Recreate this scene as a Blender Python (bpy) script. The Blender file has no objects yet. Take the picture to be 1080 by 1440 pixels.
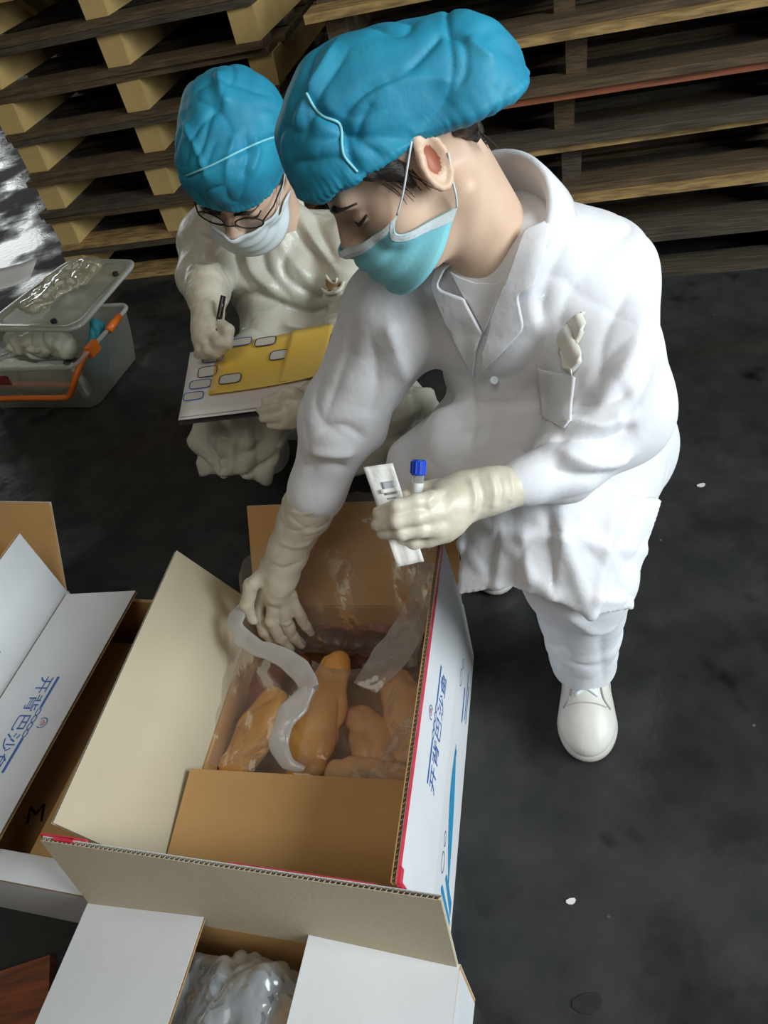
import bpy, bmesh, math, random
import numpy as np
import openvdb
from mathutils import Vector, Matrix
from mathutils.bvhtree import BVHTree

# ---------------------------------------------------------------- camera
SC = bpy.context.scene
COL = SC.collection
FPX, PITCH, ROLL, CAMH = 1080.0, math.radians(43.0), math.radians(15.5), 1.30
_F = np.array([0, math.cos(PITCH), -math.sin(PITCH)])
_D0 = -np.array([0, math.sin(PITCH), math.cos(PITCH)])
_X0 = np.array([1.0, 0, 0])
_R = math.cos(ROLL) * _X0 + math.sin(ROLL) * _D0
_D = -math.sin(ROLL) * _X0 + math.cos(ROLL) * _D0
CAMP = np.array([0, 0, CAMH])
cam_data = bpy.data.cameras.new('camera')
cam_data.sensor_fit = 'VERTICAL'
cam_data.sensor_height = 36.0
cam_data.lens = 36.0 * FPX / 1440.0
cam_data.clip_start = 0.05
cam = bpy.data.objects.new('camera', cam_data)
COL.objects.link(cam)
m = Matrix.Identity(4)
for i in range(3):
    m[i][0], m[i][1], m[i][2], m[i][3] = _R[i], -_D[i], -_F[i], CAMP[i]
cam.matrix_world = m
SC.camera = cam

def ray(x, y):
    return _F + (x - 540) / FPX * _R + (y - 720) / FPX * _D
def at(x, y, dep):
    "world point at a measured picture direction and a real distance along the view axis"
    return CAMP + ray(x, y) * dep
def onz(x, y, z):
    v = ray(x, y)
    return CAMP + v * ((z - CAMH) / v[2])
def cv(a, b, c):
    v = a * _R + b * _D + c * _F
    return v / np.linalg.norm(v)

# ---------------------------------------------------------------- light and exposure
SC.view_settings.view_transform = 'Standard'
SC.view_settings.look = 'None'
SC.view_settings.gamma = 1.0
SC.view_settings.use_curve_mapping = False
SC.view_settings.exposure = 0.0
w = bpy.data.worlds.new('warehouse_air'); SC.world = w
w.use_nodes = True
w.node_tree.nodes['Background'].inputs[0].default_value = (1.0, 0.93, 0.80, 1)
w.node_tree.nodes['Background'].inputs[1].default_value = 0.065

def area(name, loc, target, sx, sy, power, color):
    l = bpy.data.lights.new(name, 'AREA'); l.shape = 'RECTANGLE'
    l.size, l.size_y, l.energy, l.color = sx, sy, power, color
    o = bpy.data.objects.new(name, l); COL.objects.link(o)
    o.location = loc
    o.rotation_euler = (Vector(target) - Vector(loc)).to_track_quat('-Z', 'Y').to_euler()
    return o
area('loading_door_daylight', (3.1, -1.3, 2.2), (0.1, 0.9, 0.4), 2.0, 2.2, 215, (0.86, 0.95, 1.0))
area('overhead_fill', (-0.6, -1.2, 4.2), (0.0, 0.9, 0.4), 2.0, 2.0, 36, (1.0, 0.94, 0.84))  # added soft fill from overhead, brightens the front sides
area('far_door_daylight', (-4.6, 10.5, 2.0), (-2.0, 4.0, 0.0), 2.5, 2.0, 75, (0.93, 1.0, 0.98))

# ---------------------------------------------------------------- materials
def mat(name, col, rough=0.6, col2=None, scale=8.0, detail=4.0, bump=0.0, bscale=40.0, spec=0.5,
        stretch=None, metallic=0.0, contrast=(0.35, 0.65), sss=0.0, sheen=0.0, bdist=0.004, trans=0.0, alpha=1.0):
    M = bpy.data.materials.new(name); M.use_nodes = True
    nt = M.node_tree; N = nt.nodes; L = nt.links
    b = N['Principled BSDF']
    b.inputs['Base Color'].default_value = (*col, 1)
    b.inputs['Roughness'].default_value = rough
    b.inputs['Metallic'].default_value = metallic
    b.inputs['Specular IOR Level'].default_value = spec
    b.inputs['Alpha'].default_value = alpha
    if trans: b.inputs['Transmission Weight'].default_value = trans
    if sss:
        b.inputs['Subsurface Weight'].default_value = sss
        b.inputs['Subsurface Radius'].default_value = (0.012, 0.005, 0.003)
        b.inputs['Subsurface Scale'].default_value = 1.0
    if sheen: b.inputs['Sheen Weight'].default_value = sheen
    tc = N.new('ShaderNodeTexCoord')
    src = tc.outputs['Object']
    if stretch:
        mp = N.new('ShaderNodeMapping'); mp.inputs['Scale'].default_value = stretch
        L.new(src, mp.inputs[0]); src = mp.outputs[0]
    if col2 is not None:
        n = N.new('ShaderNodeTexNoise'); n.inputs['Scale'].default_value = scale; n.inputs['Detail'].default_value = detail
        L.new(src, n.inputs['Vector'])
        r = N.new('ShaderNodeValToRGB')
        r.color_ramp.elements[0].position, r.color_ramp.elements[1].position = contrast
        r.color_ramp.elements[0].color = (*col, 1); r.color_ramp.elements[1].color = (*col2, 1)
        L.new(n.outputs['Fac'], r.inputs[0]); L.new(r.outputs[0], b.inputs['Base Color'])
    if bump:
        n2 = N.new('ShaderNodeTexNoise'); n2.inputs['Scale'].default_value = bscale; n2.inputs['Detail'].default_value = 5
        L.new(src, n2.inputs['Vector'])
        bp = N.new('ShaderNodeBump'); bp.inputs['Strength'].default_value = bump; bp.inputs['Distance'].default_value = bdist
        L.new(n2.outputs['Fac'], bp.inputs['Height']); L.new(bp.outputs[0], b.inputs['Normal'])
    return M

def film(name, col, opacity, rough=0.25, bump=0.5, bscale=25.0, gloss=0.35, stretch=None, milk=0.5):
    "thin clear plastic: see-through film + milky scatter + sharp sheen, denser at grazing angles and in its creases"
    M = bpy.data.materials.new(name); M.use_nodes = True
    nt = M.node_tree; N = nt.nodes; L = nt.links
    for n in list(N):
        if n.type != 'OUTPUT_MATERIAL': N.remove(n)
    out = [n for n in N if n.type == 'OUTPUT_MATERIAL'][0]
    tc = N.new('ShaderNodeTexCoord'); src = tc.outputs['Object']
    if stretch:
        mp = N.new('ShaderNodeMapping'); mp.inputs['Scale'].default_value = stretch
        L.new(src, mp.inputs[0]); src = mp.outputs[0]
    nz = N.new('ShaderNodeTexNoise'); nz.inputs['Scale'].default_value = bscale; nz.inputs['Detail'].default_value = 3
    L.new(src, nz.inputs['Vector'])
    bp = N.new('ShaderNodeBump'); bp.inputs['Strength'].default_value = bump; bp.inputs['Distance'].default_value = 0.01
    L.new(nz.outputs['Fac'], bp.inputs['Height'])
    tr = N.new('ShaderNodeBsdfTransparent'); tr.inputs[0].default_value = (0.97, 0.97, 0.97, 1)
    df = N.new('ShaderNodeBsdfDiffuse'); df.inputs[0].default_value = (*col, 1)
    tl = N.new('ShaderNodeBsdfTranslucent'); tl.inputs[0].default_value = (*col, 1)
    L.new(bp.outputs[0], df.inputs['Normal']); L.new(bp.outputs[0], tl.inputs['Normal'])
    mk = N.new('ShaderNodeMixShader'); mk.inputs[0].default_value = milk
    L.new(df.outputs[0], mk.inputs[1]); L.new(tl.outputs[0], mk.inputs[2])
    gl = N.new('ShaderNodeBsdfGlossy'); gl.inputs['Roughness'].default_value = rough
    L.new(bp.outputs[0], gl.inputs['Normal'])
    lw = N.new('ShaderNodeLayerWeight'); lw.inputs[0].default_value = 0.35
    L.new(bp.outputs[0], lw.inputs['Normal'])
    ma = N.new('ShaderNodeMath'); ma.operation = 'MULTIPLY_ADD'; ma.use_clamp = True
    ma.inputs[1].default_value = 0.55; ma.inputs[2].default_value = opacity
    L.new(lw.outputs['Facing'], ma.inputs[0])
    m1 = N.new('ShaderNodeMixShader'); L.new(ma.outputs[0], m1.inputs[0]); L.new(tr.outputs[0], m1.inputs[1]); L.new(mk.outputs[0], m1.inputs[2])
    mg = N.new('ShaderNodeMath'); mg.operation = 'MULTIPLY_ADD'; mg.use_clamp = True
    mg.inputs[1].default_value = gloss; mg.inputs[2].default_value = 0.04
    L.new(lw.outputs['Fresnel'], mg.inputs[0])
    m2 = N.new('ShaderNodeMixShader'); L.new(mg.outputs[0], m2.inputs[0]); L.new(m1.outputs[0], m2.inputs[1]); L.new(gl.outputs[0], m2.inputs[2])
    L.new(m2.outputs[0], out.inputs[0])
    return M

MT = {}
MT['white_card'] = mat('white_card', (0.74, 0.75, 0.76), 0.55, (0.68, 0.69, 0.70), 6, bump=0.08, bscale=90)
MT['kraft'] = mat('kraft', (0.58, 0.34, 0.13), 0.8, (0.52, 0.29, 0.105), 5, bump=0.12, bscale=120)  # orange deepened to hold the light bouncing inside the cartons
MT['kraft_pale'] = mat('kraft_pale', (0.53, 0.46, 0.32), 0.8, (0.48, 0.41, 0.28), 4, bump=0.1, bscale=120)
MT['kraft_dark'] = mat('kraft_dark', (0.30, 0.19, 0.09), 0.85)
MT['red_tape'] = mat('red_tape', (0.62, 0.03, 0.06), 0.35, (0.70, 0.06, 0.09), 30)
MT['blue_ink'] = mat('blue_ink', (0.02, 0.12, 0.42), 0.6)
MT['teal_ink'] = mat('teal_ink', (0.02, 0.26, 0.48), 0.6)
MT['pink_ink'] = mat('pink_ink', (0.55, 0.22, 0.25), 0.6)
MT['black_ink'] = mat('black_ink', (0.012, 0.010, 0.010), 0.7)
MT['cotton'] = mat('cotton', (0.80, 0.80, 0.82), 0.85, (0.76, 0.76, 0.79), 9, bump=0.35, bscale=16, bdist=0.012, sheen=0.1)
MT['poly_coat'] = mat('poly_coat', (0.62, 0.60, 0.51), 0.36, (0.52, 0.50, 0.41), 7, bump=0.5, bscale=18, bdist=0.01)
MT['cap_blue'] = mat('cap_blue', (0.012, 0.23, 0.37), 0.62, (0.018, 0.31, 0.46), 14, bump=0.35, bscale=45, bdist=0.004)
MT['mask_blue'] = mat('mask_blue', (0.22, 0.62, 0.71), 0.6, (0.27, 0.68, 0.76), 20, bump=0.15, bscale=260, bdist=0.002)
MT['mask_white'] = mat('mask_white', (0.70, 0.78, 0.80), 0.65, bump=0.2, bscale=260, bdist=0.002)
MT['skin'] = mat('skin', (0.68, 0.46, 0.33), 0.5, (0.72, 0.51, 0.37), 22, sss=0.12, bump=0.06, bscale=300, bdist=0.002)
MT['skin_ear_glow'] = mat('skin_ear_glow', (0.40, 0.14, 0.08), 0.55)  # translucent glow of the ear put into a dark red
MT['hair'] = mat('hair', (0.012, 0.009, 0.008), 0.42, (0.03, 0.022, 0.018), 60, stretch=(1, 1, 8), bump=0.5, bscale=120)
MT['latex'] = mat('latex', (0.70, 0.64, 0.52), 0.42, (0.62, 0.56, 0.43), 25, bump=0.3, bscale=70, bdist=0.003)
MT['latex_cool'] = mat('latex_cool', (0.74, 0.73, 0.70), 0.4, (0.70, 0.66, 0.56), 20, bump=0.3, bscale=70, bdist=0.003)
MT['shoe'] = mat('shoe', (0.70, 0.68, 0.62), 0.42, (0.62, 0.60, 0.54), 14, bump=0.1, bscale=90)
MT['shoe_gum'] = mat('shoe_gum', (0.55, 0.53, 0.46), 0.6, (0.46, 0.44, 0.38), 25)
MT['shoe_grey'] = mat('shoe_grey', (0.30, 0.31, 0.32), 0.6)
MT['wood'] = mat('wood', (0.12, 0.076, 0.034), 0.75, (0.05, 0.032, 0.016), 9, detail=8, stretch=(1.2, 14, 14), bump=0.5, bscale=14)
MT['wood_pale'] = mat('wood_pale', (0.42, 0.27, 0.095), 0.75, (0.18, 0.11, 0.042), 8, detail=8, stretch=(2, 10, 10), bump=0.5, bscale=12)
MT['wood_end'] = mat('wood_end', (0.60, 0.42, 0.16), 0.75, (0.42, 0.28, 0.10), 5, detail=3, bump=0.3, bscale=14)
MT['wood_red'] = mat('wood_red', (0.34, 0.10, 0.04), 0.7, (0.15, 0.06, 0.028), 7, detail=8, stretch=(1.2, 14, 14), bump=0.4, bscale=14)
MT['wood_grey'] = mat('wood_grey', (0.085, 0.064, 0.04), 0.8, (0.035, 0.026, 0.018), 9, detail=8, stretch=(1.2, 14, 14), bump=0.6, bscale=14)
MT['wall'] = mat('wall', (0.05, 0.045, 0.04), 0.9, (0.03, 0.028, 0.025), 3)

# ---------------------------------------------------------------- object helpers
ORG = {}
def _mesh(name, V, F, smooth):
    V = np.asarray(V, dtype=np.float32).reshape(-1, 3)
    me = bpy.data.meshes.new(name)
    if isinstance(F, np.ndarray) and F.ndim == 2:
        nf, k = F.shape
        me.vertices.add(len(V)); me.vertices.foreach_set('co', V.ravel())
        me.loops.add(nf * k); me.loops.foreach_set('vertex_index', np.ascontiguousarray(F, dtype=np.int32).ravel())
        me.polygons.add(nf); me.polygons.foreach_set('loop_start', np.arange(0, nf * k, k, dtype=np.int32))
        me.update(calc_edges=True); me.validate()
    else:
        me.from_pydata(V.tolist(), [], [tuple(int(i) for i in f) for f in F]); me.update()
    if smooth:
        me.polygons.foreach_set('use_smooth', np.ones(len(me.polygons), dtype=bool))
    return me
def part(name, V, F, material, parent=None, smooth=False, label=None):
    V = np.asarray(V, dtype=float).reshape(-1, 3)
    org = ORG[parent.name] if parent else np.zeros(3)
    o = bpy.data.objects.new(name, _mesh(name, V - org, F, smooth)); COL.objects.link(o)
    o.data.materials.append(MT[material] if isinstance(material, str) else material)
    if parent: o.parent = parent
    ORG[o.name] = org
    if label: o['label'] = label
    return o
def tag(o, label, cat, group=None, kind=None):
    o['label'] = label; o['category'] = cat
    if group: o['group'] = group
    if kind: o['kind'] = kind
    return o
def thing(name, label, cat, loc=(0, 0, 0), group=None):
    o = bpy.data.objects.new(name, None); COL.objects.link(o); o.location = tuple(loc)
    o.empty_display_size = 0.05
    ORG[o.name] = np.asarray(loc, float)
    return tag(o, label, cat, group)
def single(name, V, F, material, label, cat, group=None, smooth=False, kind=None):
    "a one-mesh thing with its origin at its base"
    V = np.asarray(V, float).reshape(-1, 3)
    base = np.array([(V[:, 0].min() + V[:, 0].max()) / 2, (V[:, 1].min() + V[:, 1].max()) / 2, V[:, 2].min()])
    o = bpy.data.objects.new(name, _mesh(name, V - base, F, smooth)); COL.objects.link(o); o.location = tuple(base)
    o.data.materials.append(MT[material] if isinstance(material, str) else material)
    ORG[o.name] = base
    return tag(o, label, cat, group, kind)
def struct(name, V, F, material):
    o = part(name, V, F, material); o['kind'] = 'structure'; return o

def nrm(v):
    v = np.asarray(v, float); return v / (np.linalg.norm(v) + 1e-12)
def join(*VF):
    Vs, Fs, n = [], [], 0
    for V, F in VF:
        V = np.asarray(V, float).reshape(-1, 3)
        Vs.append(V); Fs += [tuple(int(i) + n for i in f) for f in F]; n += len(V)
    return np.vstack(Vs), Fs
def boxm(o, a, b, c):
    "parallelepiped from corner o with edge vectors a, b, c (right-handed)"
    o, a, b, c = (np.asarray(q, float) for q in (o, a, b, c))
    V = [o, o + a, o + a + b, o + b, o + c, o + a + c, o + a + b + c, o + b + c]
    F = [(3, 2, 1, 0), (4, 5, 6, 7), (0, 1, 5, 4), (1, 2, 6, 5), (2, 3, 7, 6), (3, 0, 4, 7)]
    if np.dot(np.cross(a, b), c) < 0: F = [f[::-1] for f in F]
    return np.array(V), F
def frame_of(t, ref=(0, 0, 1)):
    t = nrm(t); u = np.cross(ref, t)
    if np.linalg.norm(u) < 1e-4: u = np.cross((1, 0, 0), t)
    u = nrm(u); return u, np.cross(t, u)
def tube(P, r, n=10, cap=True, close=False, flat=1.0, ref=(0, 0, 1)):
    "sweep along points P with radius r (scalar or list)"
    P = np.asarray(P, float); k = len(P); rs = np.full(k, r) if np.isscalar(r) else np.asarray(r, float)
    V = []; 
    T = np.array([nrm(P[(i + 1) % k if close else min(i + 1, k - 1)] - P[i - 1 if close else max(i - 1, 0)]) for i in range(k)])
    u, v = frame_of(T[0], ref)
    for i in range(k):
        u = nrm(u - T[i] * np.dot(u, T[i])); v = np.cross(T[i], u)
        for j in range(n):
            a = 2 * math.pi * j / n
            V.append(P[i] + rs[i] * (math.cos(a) * u + flat * math.sin(a) * v))
    F = []
    for i in range(k if close else k - 1):
        for j in range(n):
            i2 = (i + 1) % k
            F.append((i * n + j, i * n + (j + 1) % n, i2 * n + (j + 1) % n, i2 * n + j))
    if cap and not close:
        F.append(tuple(range(n))[::-1]); F.append(tuple((k - 1) * n + j for j in range(n)))
    return np.array(V), F
def smoothpath(P, n=8):
    "Catmull-Rom through points"
    P = np.asarray(P, float); Q = np.vstack([2 * P[0] - P[1], P, 2 * P[-1] - P[-2]]); out = []
    for i in range(1, len(Q) - 2):
        for s in range(n):
            t = s / n
            out.append(0.5 * (2 * Q[i] + (Q[i + 1] - Q[i - 1]) * t + (2 * Q[i - 1] - 5 * Q[i] + 4 * Q[i + 1] - Q[i + 2]) * t * t
                              + (3 * Q[i] - Q[i - 1] - 3 * Q[i + 1] + Q[i + 2]) * t ** 3))
    out.append(Q[-2]); return np.array(out)
def gridm(P):
    "quad mesh from an (a, b, 3) array"
    a, b = P.shape[:2]
    F = [(i * b + j, i * b + j + 1, (i + 1) * b + j + 1, (i + 1) * b + j) for i in range(a - 1) for j in range(b - 1)]
    return P.reshape(-1, 3), F
def shell(P, th):
    "closed thin sheet from an (a, b, 3) array of points"
    a, b = P.shape[:2]
    du = np.gradient(P, axis=0); dv = np.gradient(P, axis=1)
    N = np.cross(du, dv); N /= (np.linalg.norm(N, axis=2, keepdims=True) + 1e-12)
    V1, F1 = gridm(P + N * th / 2); V2, F2 = gridm(P - N * th / 2); n = len(V1)
    F = [f for f in F1] + [tuple(i + n for i in f[::-1]) for f in F2]
    rim = [(0, j) for j in range(b)] + [(i, b - 1) for i in range(1, a)] + [(a - 1, j) for j in range(b - 2, -1, -1)] + [(i, 0) for i in range(a - 2, 0, -1)]
    ids = [i * b + j for i, j in rim]
    for k in range(len(ids)):
        p, q = ids[k], ids[(k + 1) % len(ids)]
        F.append((q, p, p + n, q + n))
    return np.vstack([V1, V2]), F
def modsolid(o, th, off=0):
    md = o.modifiers.new('thickness', 'SOLIDIFY'); md.thickness = th; md.offset = off
def modsub(o, lv=1):
    md = o.modifiers.new('subdivision', 'SUBSURF'); md.levels = lv; md.render_levels = lv
def modbev(o, wd, seg=2):
    md = o.modifiers.new('bevel', 'BEVEL'); md.width = wd; md.segments = seg; md.limit_method = 'ANGLE'

# ---------------------------------------------------------------- signed distance modelling (continuous bodies and cloth)
class SDF:
    def __init__(s, lo, hi, v):
        s.lo = np.asarray(lo, float); s.v = v
        s.n = np.ceil((np.asarray(hi, float) - s.lo) / v).astype(int) + 1
        s.a = np.full(tuple(s.n), 0.06, np.float32)
    def _sub(s, lo, hi):
        i0 = np.clip(np.floor((lo - s.lo) / s.v).astype(int), 0, s.n); i1 = np.clip(np.ceil((hi - s.lo) / s.v).astype(int) + 1, 0, s.n)
        if (i1 <= i0).any(): return None, None
        sl = tuple(slice(a, b) for a, b in zip(i0, i1))
        g = [(s.lo[k] + s.v * np.arange(i0[k], i1[k])).astype(np.float32) for k in range(3)]
        return sl, (g[0][:, None, None], g[1][None, :, None], g[2][None, None, :])
    def _mix(s, sl, d, k, op):
        o = s.a[sl]
        if op == 'u':
            if k <= 0: r = np.minimum(o, d)
            else:
                h = np.clip(0.5 + 0.5 * (o - d) / k, 0, 1); r = o * (1 - h) + d * h - k * h * (1 - h)
        elif op == 's':
            d = -d; h = np.clip(0.5 - 0.5 * (o - d) / max(k, 1e-5), 0, 1); r = o * (1 - h) + d * h + max(k, 1e-5) * h * (1 - h)
        s.a[sl] = r
    def cone(s, a, b, ra, rb, k=0.02, op='u', flat=None):
        a = np.asarray(a, float); b = np.asarray(b, float); m = max(ra, rb) + k + 4 * s.v
        sl, g = s._sub(np.minimum(a, b) - m, np.maximum(a, b) + m)
        if sl is None: return s
        p = [g[i] - np.float32(a[i]) for i in range(3)]; ba = b - a
        if flat is not None:
            n, f = nrm(flat[0]), flat[1]
            dn = p[0] * n[0] + p[1] * n[1] + p[2] * n[2]; p = [p[i] + (f - 1) * n[i] * dn for i in range(3)]
            ba = ba + (f - 1) * n * np.dot(n, ba)
        L = max(float(np.dot(ba, ba)), 1e-9)
        h = np.clip((p[0] * ba[0] + p[1] * ba[1] + p[2] * ba[2]) / L, 0, 1)
        d = np.sqrt((p[0] - h * ba[0]) ** 2 + (p[1] - h * ba[1]) ** 2 + (p[2] - h * ba[2]) ** 2) - (ra + (rb - ra) * h)
        s._mix(sl, d.astype(np.float32), k, op); return s
    def chain(s, P, R, k=0.015, op='u', flat=None):
        for i in range(len(P) - 1): s.cone(P[i], P[i + 1], R[i], R[i + 1], k, op, flat)
        return s
    def ell(s, c, r, axes=None, k=0.02, op='u'):
        c = np.asarray(c, float); r = np.asarray(r, float); A = np.eye(3) if axes is None else np.asarray(axes, float)
        m = r.max() + k + 4 * s.v
        sl, g = s._sub(c - m, c + m)
        if sl is None: return s
        p = [g[i] - np.float32(c[i]) for i in range(3)]
        q = [p[0] * A[i][0] + p[1] * A[i][1] + p[2] * A[i][2] for i in range(3)]
        k0 = np.sqrt(sum((q[i] / r[i]) ** 2 for i in range(3))); k1 = np.sqrt(sum((q[i] / r[i] ** 2) ** 2 for i in range(3))) + 1e-6
        s._mix(sl, (k0 * (k0 - 1) / k1).astype(np.float32), k, op); return s
    def rbox(s, c, h, axes, rr, k=0.01, op='u'):
        c = np.asarray(c, float); h = np.asarray(h, float) - rr; A = np.asarray(axes, float); m = np.linalg.norm(h) + rr + k + 4 * s.v
        sl, g = s._sub(c - m, c + m)
        if sl is None: return s
        p = [g[i] - np.float32(c[i]) for i in range(3)]
        q = [np.abs(p[0] * A[i][0] + p[1] * A[i][1] + p[2] * A[i][2]) - h[i] for i in range(3)]
        d = np.sqrt(sum(np.maximum(x, 0) ** 2 for x in q)) + np.minimum(np.maximum(np.maximum(q[0], q[1]), q[2]), 0) - rr
        s._mix(sl, d.astype(np.float32), k, op); return s
    def tri(s, a, b, c, th, k=0.01):
        a, b, c = (np.asarray(x, float) for x in (a, b, c)); P = np.array([a, b, c]); m = th + k + 4 * s.v
        sl, g = s._sub(P.min(0) - m, P.max(0) + m)
        if sl is None: return s
        X, Y, Z = np.broadcast_arrays(*g)
        ab, bc, ca = b - a, c - b, a - c; n = np.cross(ab, -ca); n2 = np.dot(n, n)
        def rel(o): return [X - np.float32(o[0]), Y - np.float32(o[1]), Z - np.float32(o[2])]
        def dt(p, v): return p[0] * v[0] + p[1] * v[1] + p[2] * v[2]
        pa, pb, pc = rel(a), rel(b), rel(c)
        ins = (np.sign(dt(pa, np.cross(ab, n))) + np.sign(dt(pb, np.cross(bc, n))) + np.sign(dt(pc, np.cross(ca, n)))) <= -2
        def seg(p, e):
            h = np.clip(dt(p, e) / np.dot(e, e), 0, 1); return sum((p[i] - h * e[i]) ** 2 for i in range(3))
        d2 = np.where(ins, dt(pa, n) ** 2 / n2, np.minimum(np.minimum(seg(pa, ab), seg(pb, bc)), seg(pc, ca)))
        s._mix(sl, (np.sqrt(d2) - th).astype(np.float32), k, 'u'); return s
    def sheet(s, G, th, k=0.01):
        "thick cloth over a grid of points"
        G = np.asarray(G, float)
        for i in range(G.shape[0] - 1):
            for j in range(G.shape[1] - 1):
                s.tri(G[i, j], G[i + 1, j], G[i + 1, j + 1], th, k); s.tri(G[i, j], G[i + 1, j + 1], G[i, j + 1], th, k)
        return s
    def plane(s, o, n, k=0.004):
        "keep the side n points away from: cut everything beyond"
        n = nrm(n); o = np.asarray(o, float)
        sl, g = s._sub(s.lo, s.lo + s.v * s.n)
        d = (g[0] - o[0]) * n[0] + (g[1] - o[1]) * n[1] + (g[2] - o[2]) * n[2]
        s._mix(sl, (-d).astype(np.float32), k, 's'); return s
    def mesh(s, smooth=2):
        gr = openvdb.FloatGrid(0.06)
        gr.copyFromArray(np.clip(s.a, -0.06, 0.06))
        V, T, Q = gr.convertToPolygons(0.0, 0.0) if False else (lambda r: (r[0], None, r[1]))(gr.convertToQuads(0.0))
        V = np.asarray(V, float) * s.v + s.lo; Q = np.asarray(Q)[:, ::-1].astype(np.int32)
        e = np.vstack([Q[:, [0, 1]], Q[:, [1, 2]], Q[:, [2, 3]], Q[:, [3, 0]]])
        for _ in range(smooth):
            acc = np.zeros_like(V); cnt = np.zeros(len(V))
            for c in range(3): acc[:, c] = np.bincount(e[:, 0], V[e[:, 1], c], len(V)) + np.bincount(e[:, 1], V[e[:, 0], c], len(V))
            cnt = np.bincount(e.ravel(), minlength=len(V)); V = 0.4 * V + 0.6 * acc / cnt[:, None]
        return V, Q
def vnormals(V, Q):
    n = np.cross(V[Q[:, 2]] - V[Q[:, 0]], V[Q[:, 3 if Q.shape[1] > 3 else 1]] - V[Q[:, 1 if Q.shape[1] > 3 else 0]])
    N = np.zeros_like(V)
    for j in range(Q.shape[1]):
        for c in range(3): N[:, c] += np.bincount(Q[:, j], n[:, c], len(V))
    return N / (np.linalg.norm(N, axis=1, keepdims=True) + 1e-12)
_rs = np.random.RandomState(7)
_LAT = _rs.rand(32, 32, 32).astype(np.float32)
def vnoise(P):
    i = np.floor(P).astype(int); f = P - i; f = f * f * (3 - 2 * f); r = 0
    for dx in (0, 1):
        for dy in (0, 1):
            for dz in (0, 1):
                w_ = (f[:, 0] if dx else 1 - f[:, 0]) * (f[:, 1] if dy else 1 - f[:, 1]) * (f[:, 2] if dz else 1 - f[:, 2])
                r = r + w_ * _LAT[(i[:, 0] + dx) % 32, (i[:, 1] + dy) % 32, (i[:, 2] + dz) % 32]
    return r * 2 - 1
def wrinkle(V, Q, items, base=0.0, bscale=9.0, soft=None):
    "cloth folds: items are (polyline, width, height); ridges where height > 0, creases where < 0"
    N = vnormals(V, Q); d = np.zeros(len(V))
    if base:
        W = V * bscale + 1.2 * np.stack([vnoise(V * bscale * .6 + 2), vnoise(V * bscale * .6 + 8), vnoise(V * bscale * .6 + 14)], 1)
        d += base * vnoise(V * bscale + 3.3) + 1.6 * base * ((1 - np.abs(vnoise(W + 6.1))) ** 3 - .35) + 0.5 * base * vnoise(V * bscale * 2.3)
    for P, wd, h in items:
        P = np.asarray(P, float); best = np.full(len(V), 9.0)
        lo, hi = P.min(0) - 3 * wd, P.max(0) + 3 * wd
        idx = np.where(((V > lo) & (V < hi)).all(1))[0]
        if not len(idx): continue
        q = V[idx]; bd = np.full(len(idx), 9.0); bt = np.zeros(len(idx)); k = len(P) - 1
        for i in range(k):
            ab = P[i + 1] - P[i]; t = np.clip(((q - P[i]) @ ab) / np.dot(ab, ab), 0, 1)
            dd = np.linalg.norm(q - P[i] - t[:, None] * ab, axis=1); m_ = dd < bd
            bd[m_] = dd[m_]; bt[m_] = ((i + t) / k)[m_]
        taper = np.clip(np.minimum(bt, 1 - bt) * 5 + 0.25, 0, 1)
        d[idx] += h * taper * np.exp(-(bd / wd) ** (1.25 if h > 0 else 1.6))
    return V + N * d[:, None]
def bvh(V, F):
    return BVHTree.FromPolygons([Vector(v) for v in np.asarray(V, float)], [tuple(int(i) for i in f) for f in F])
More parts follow.
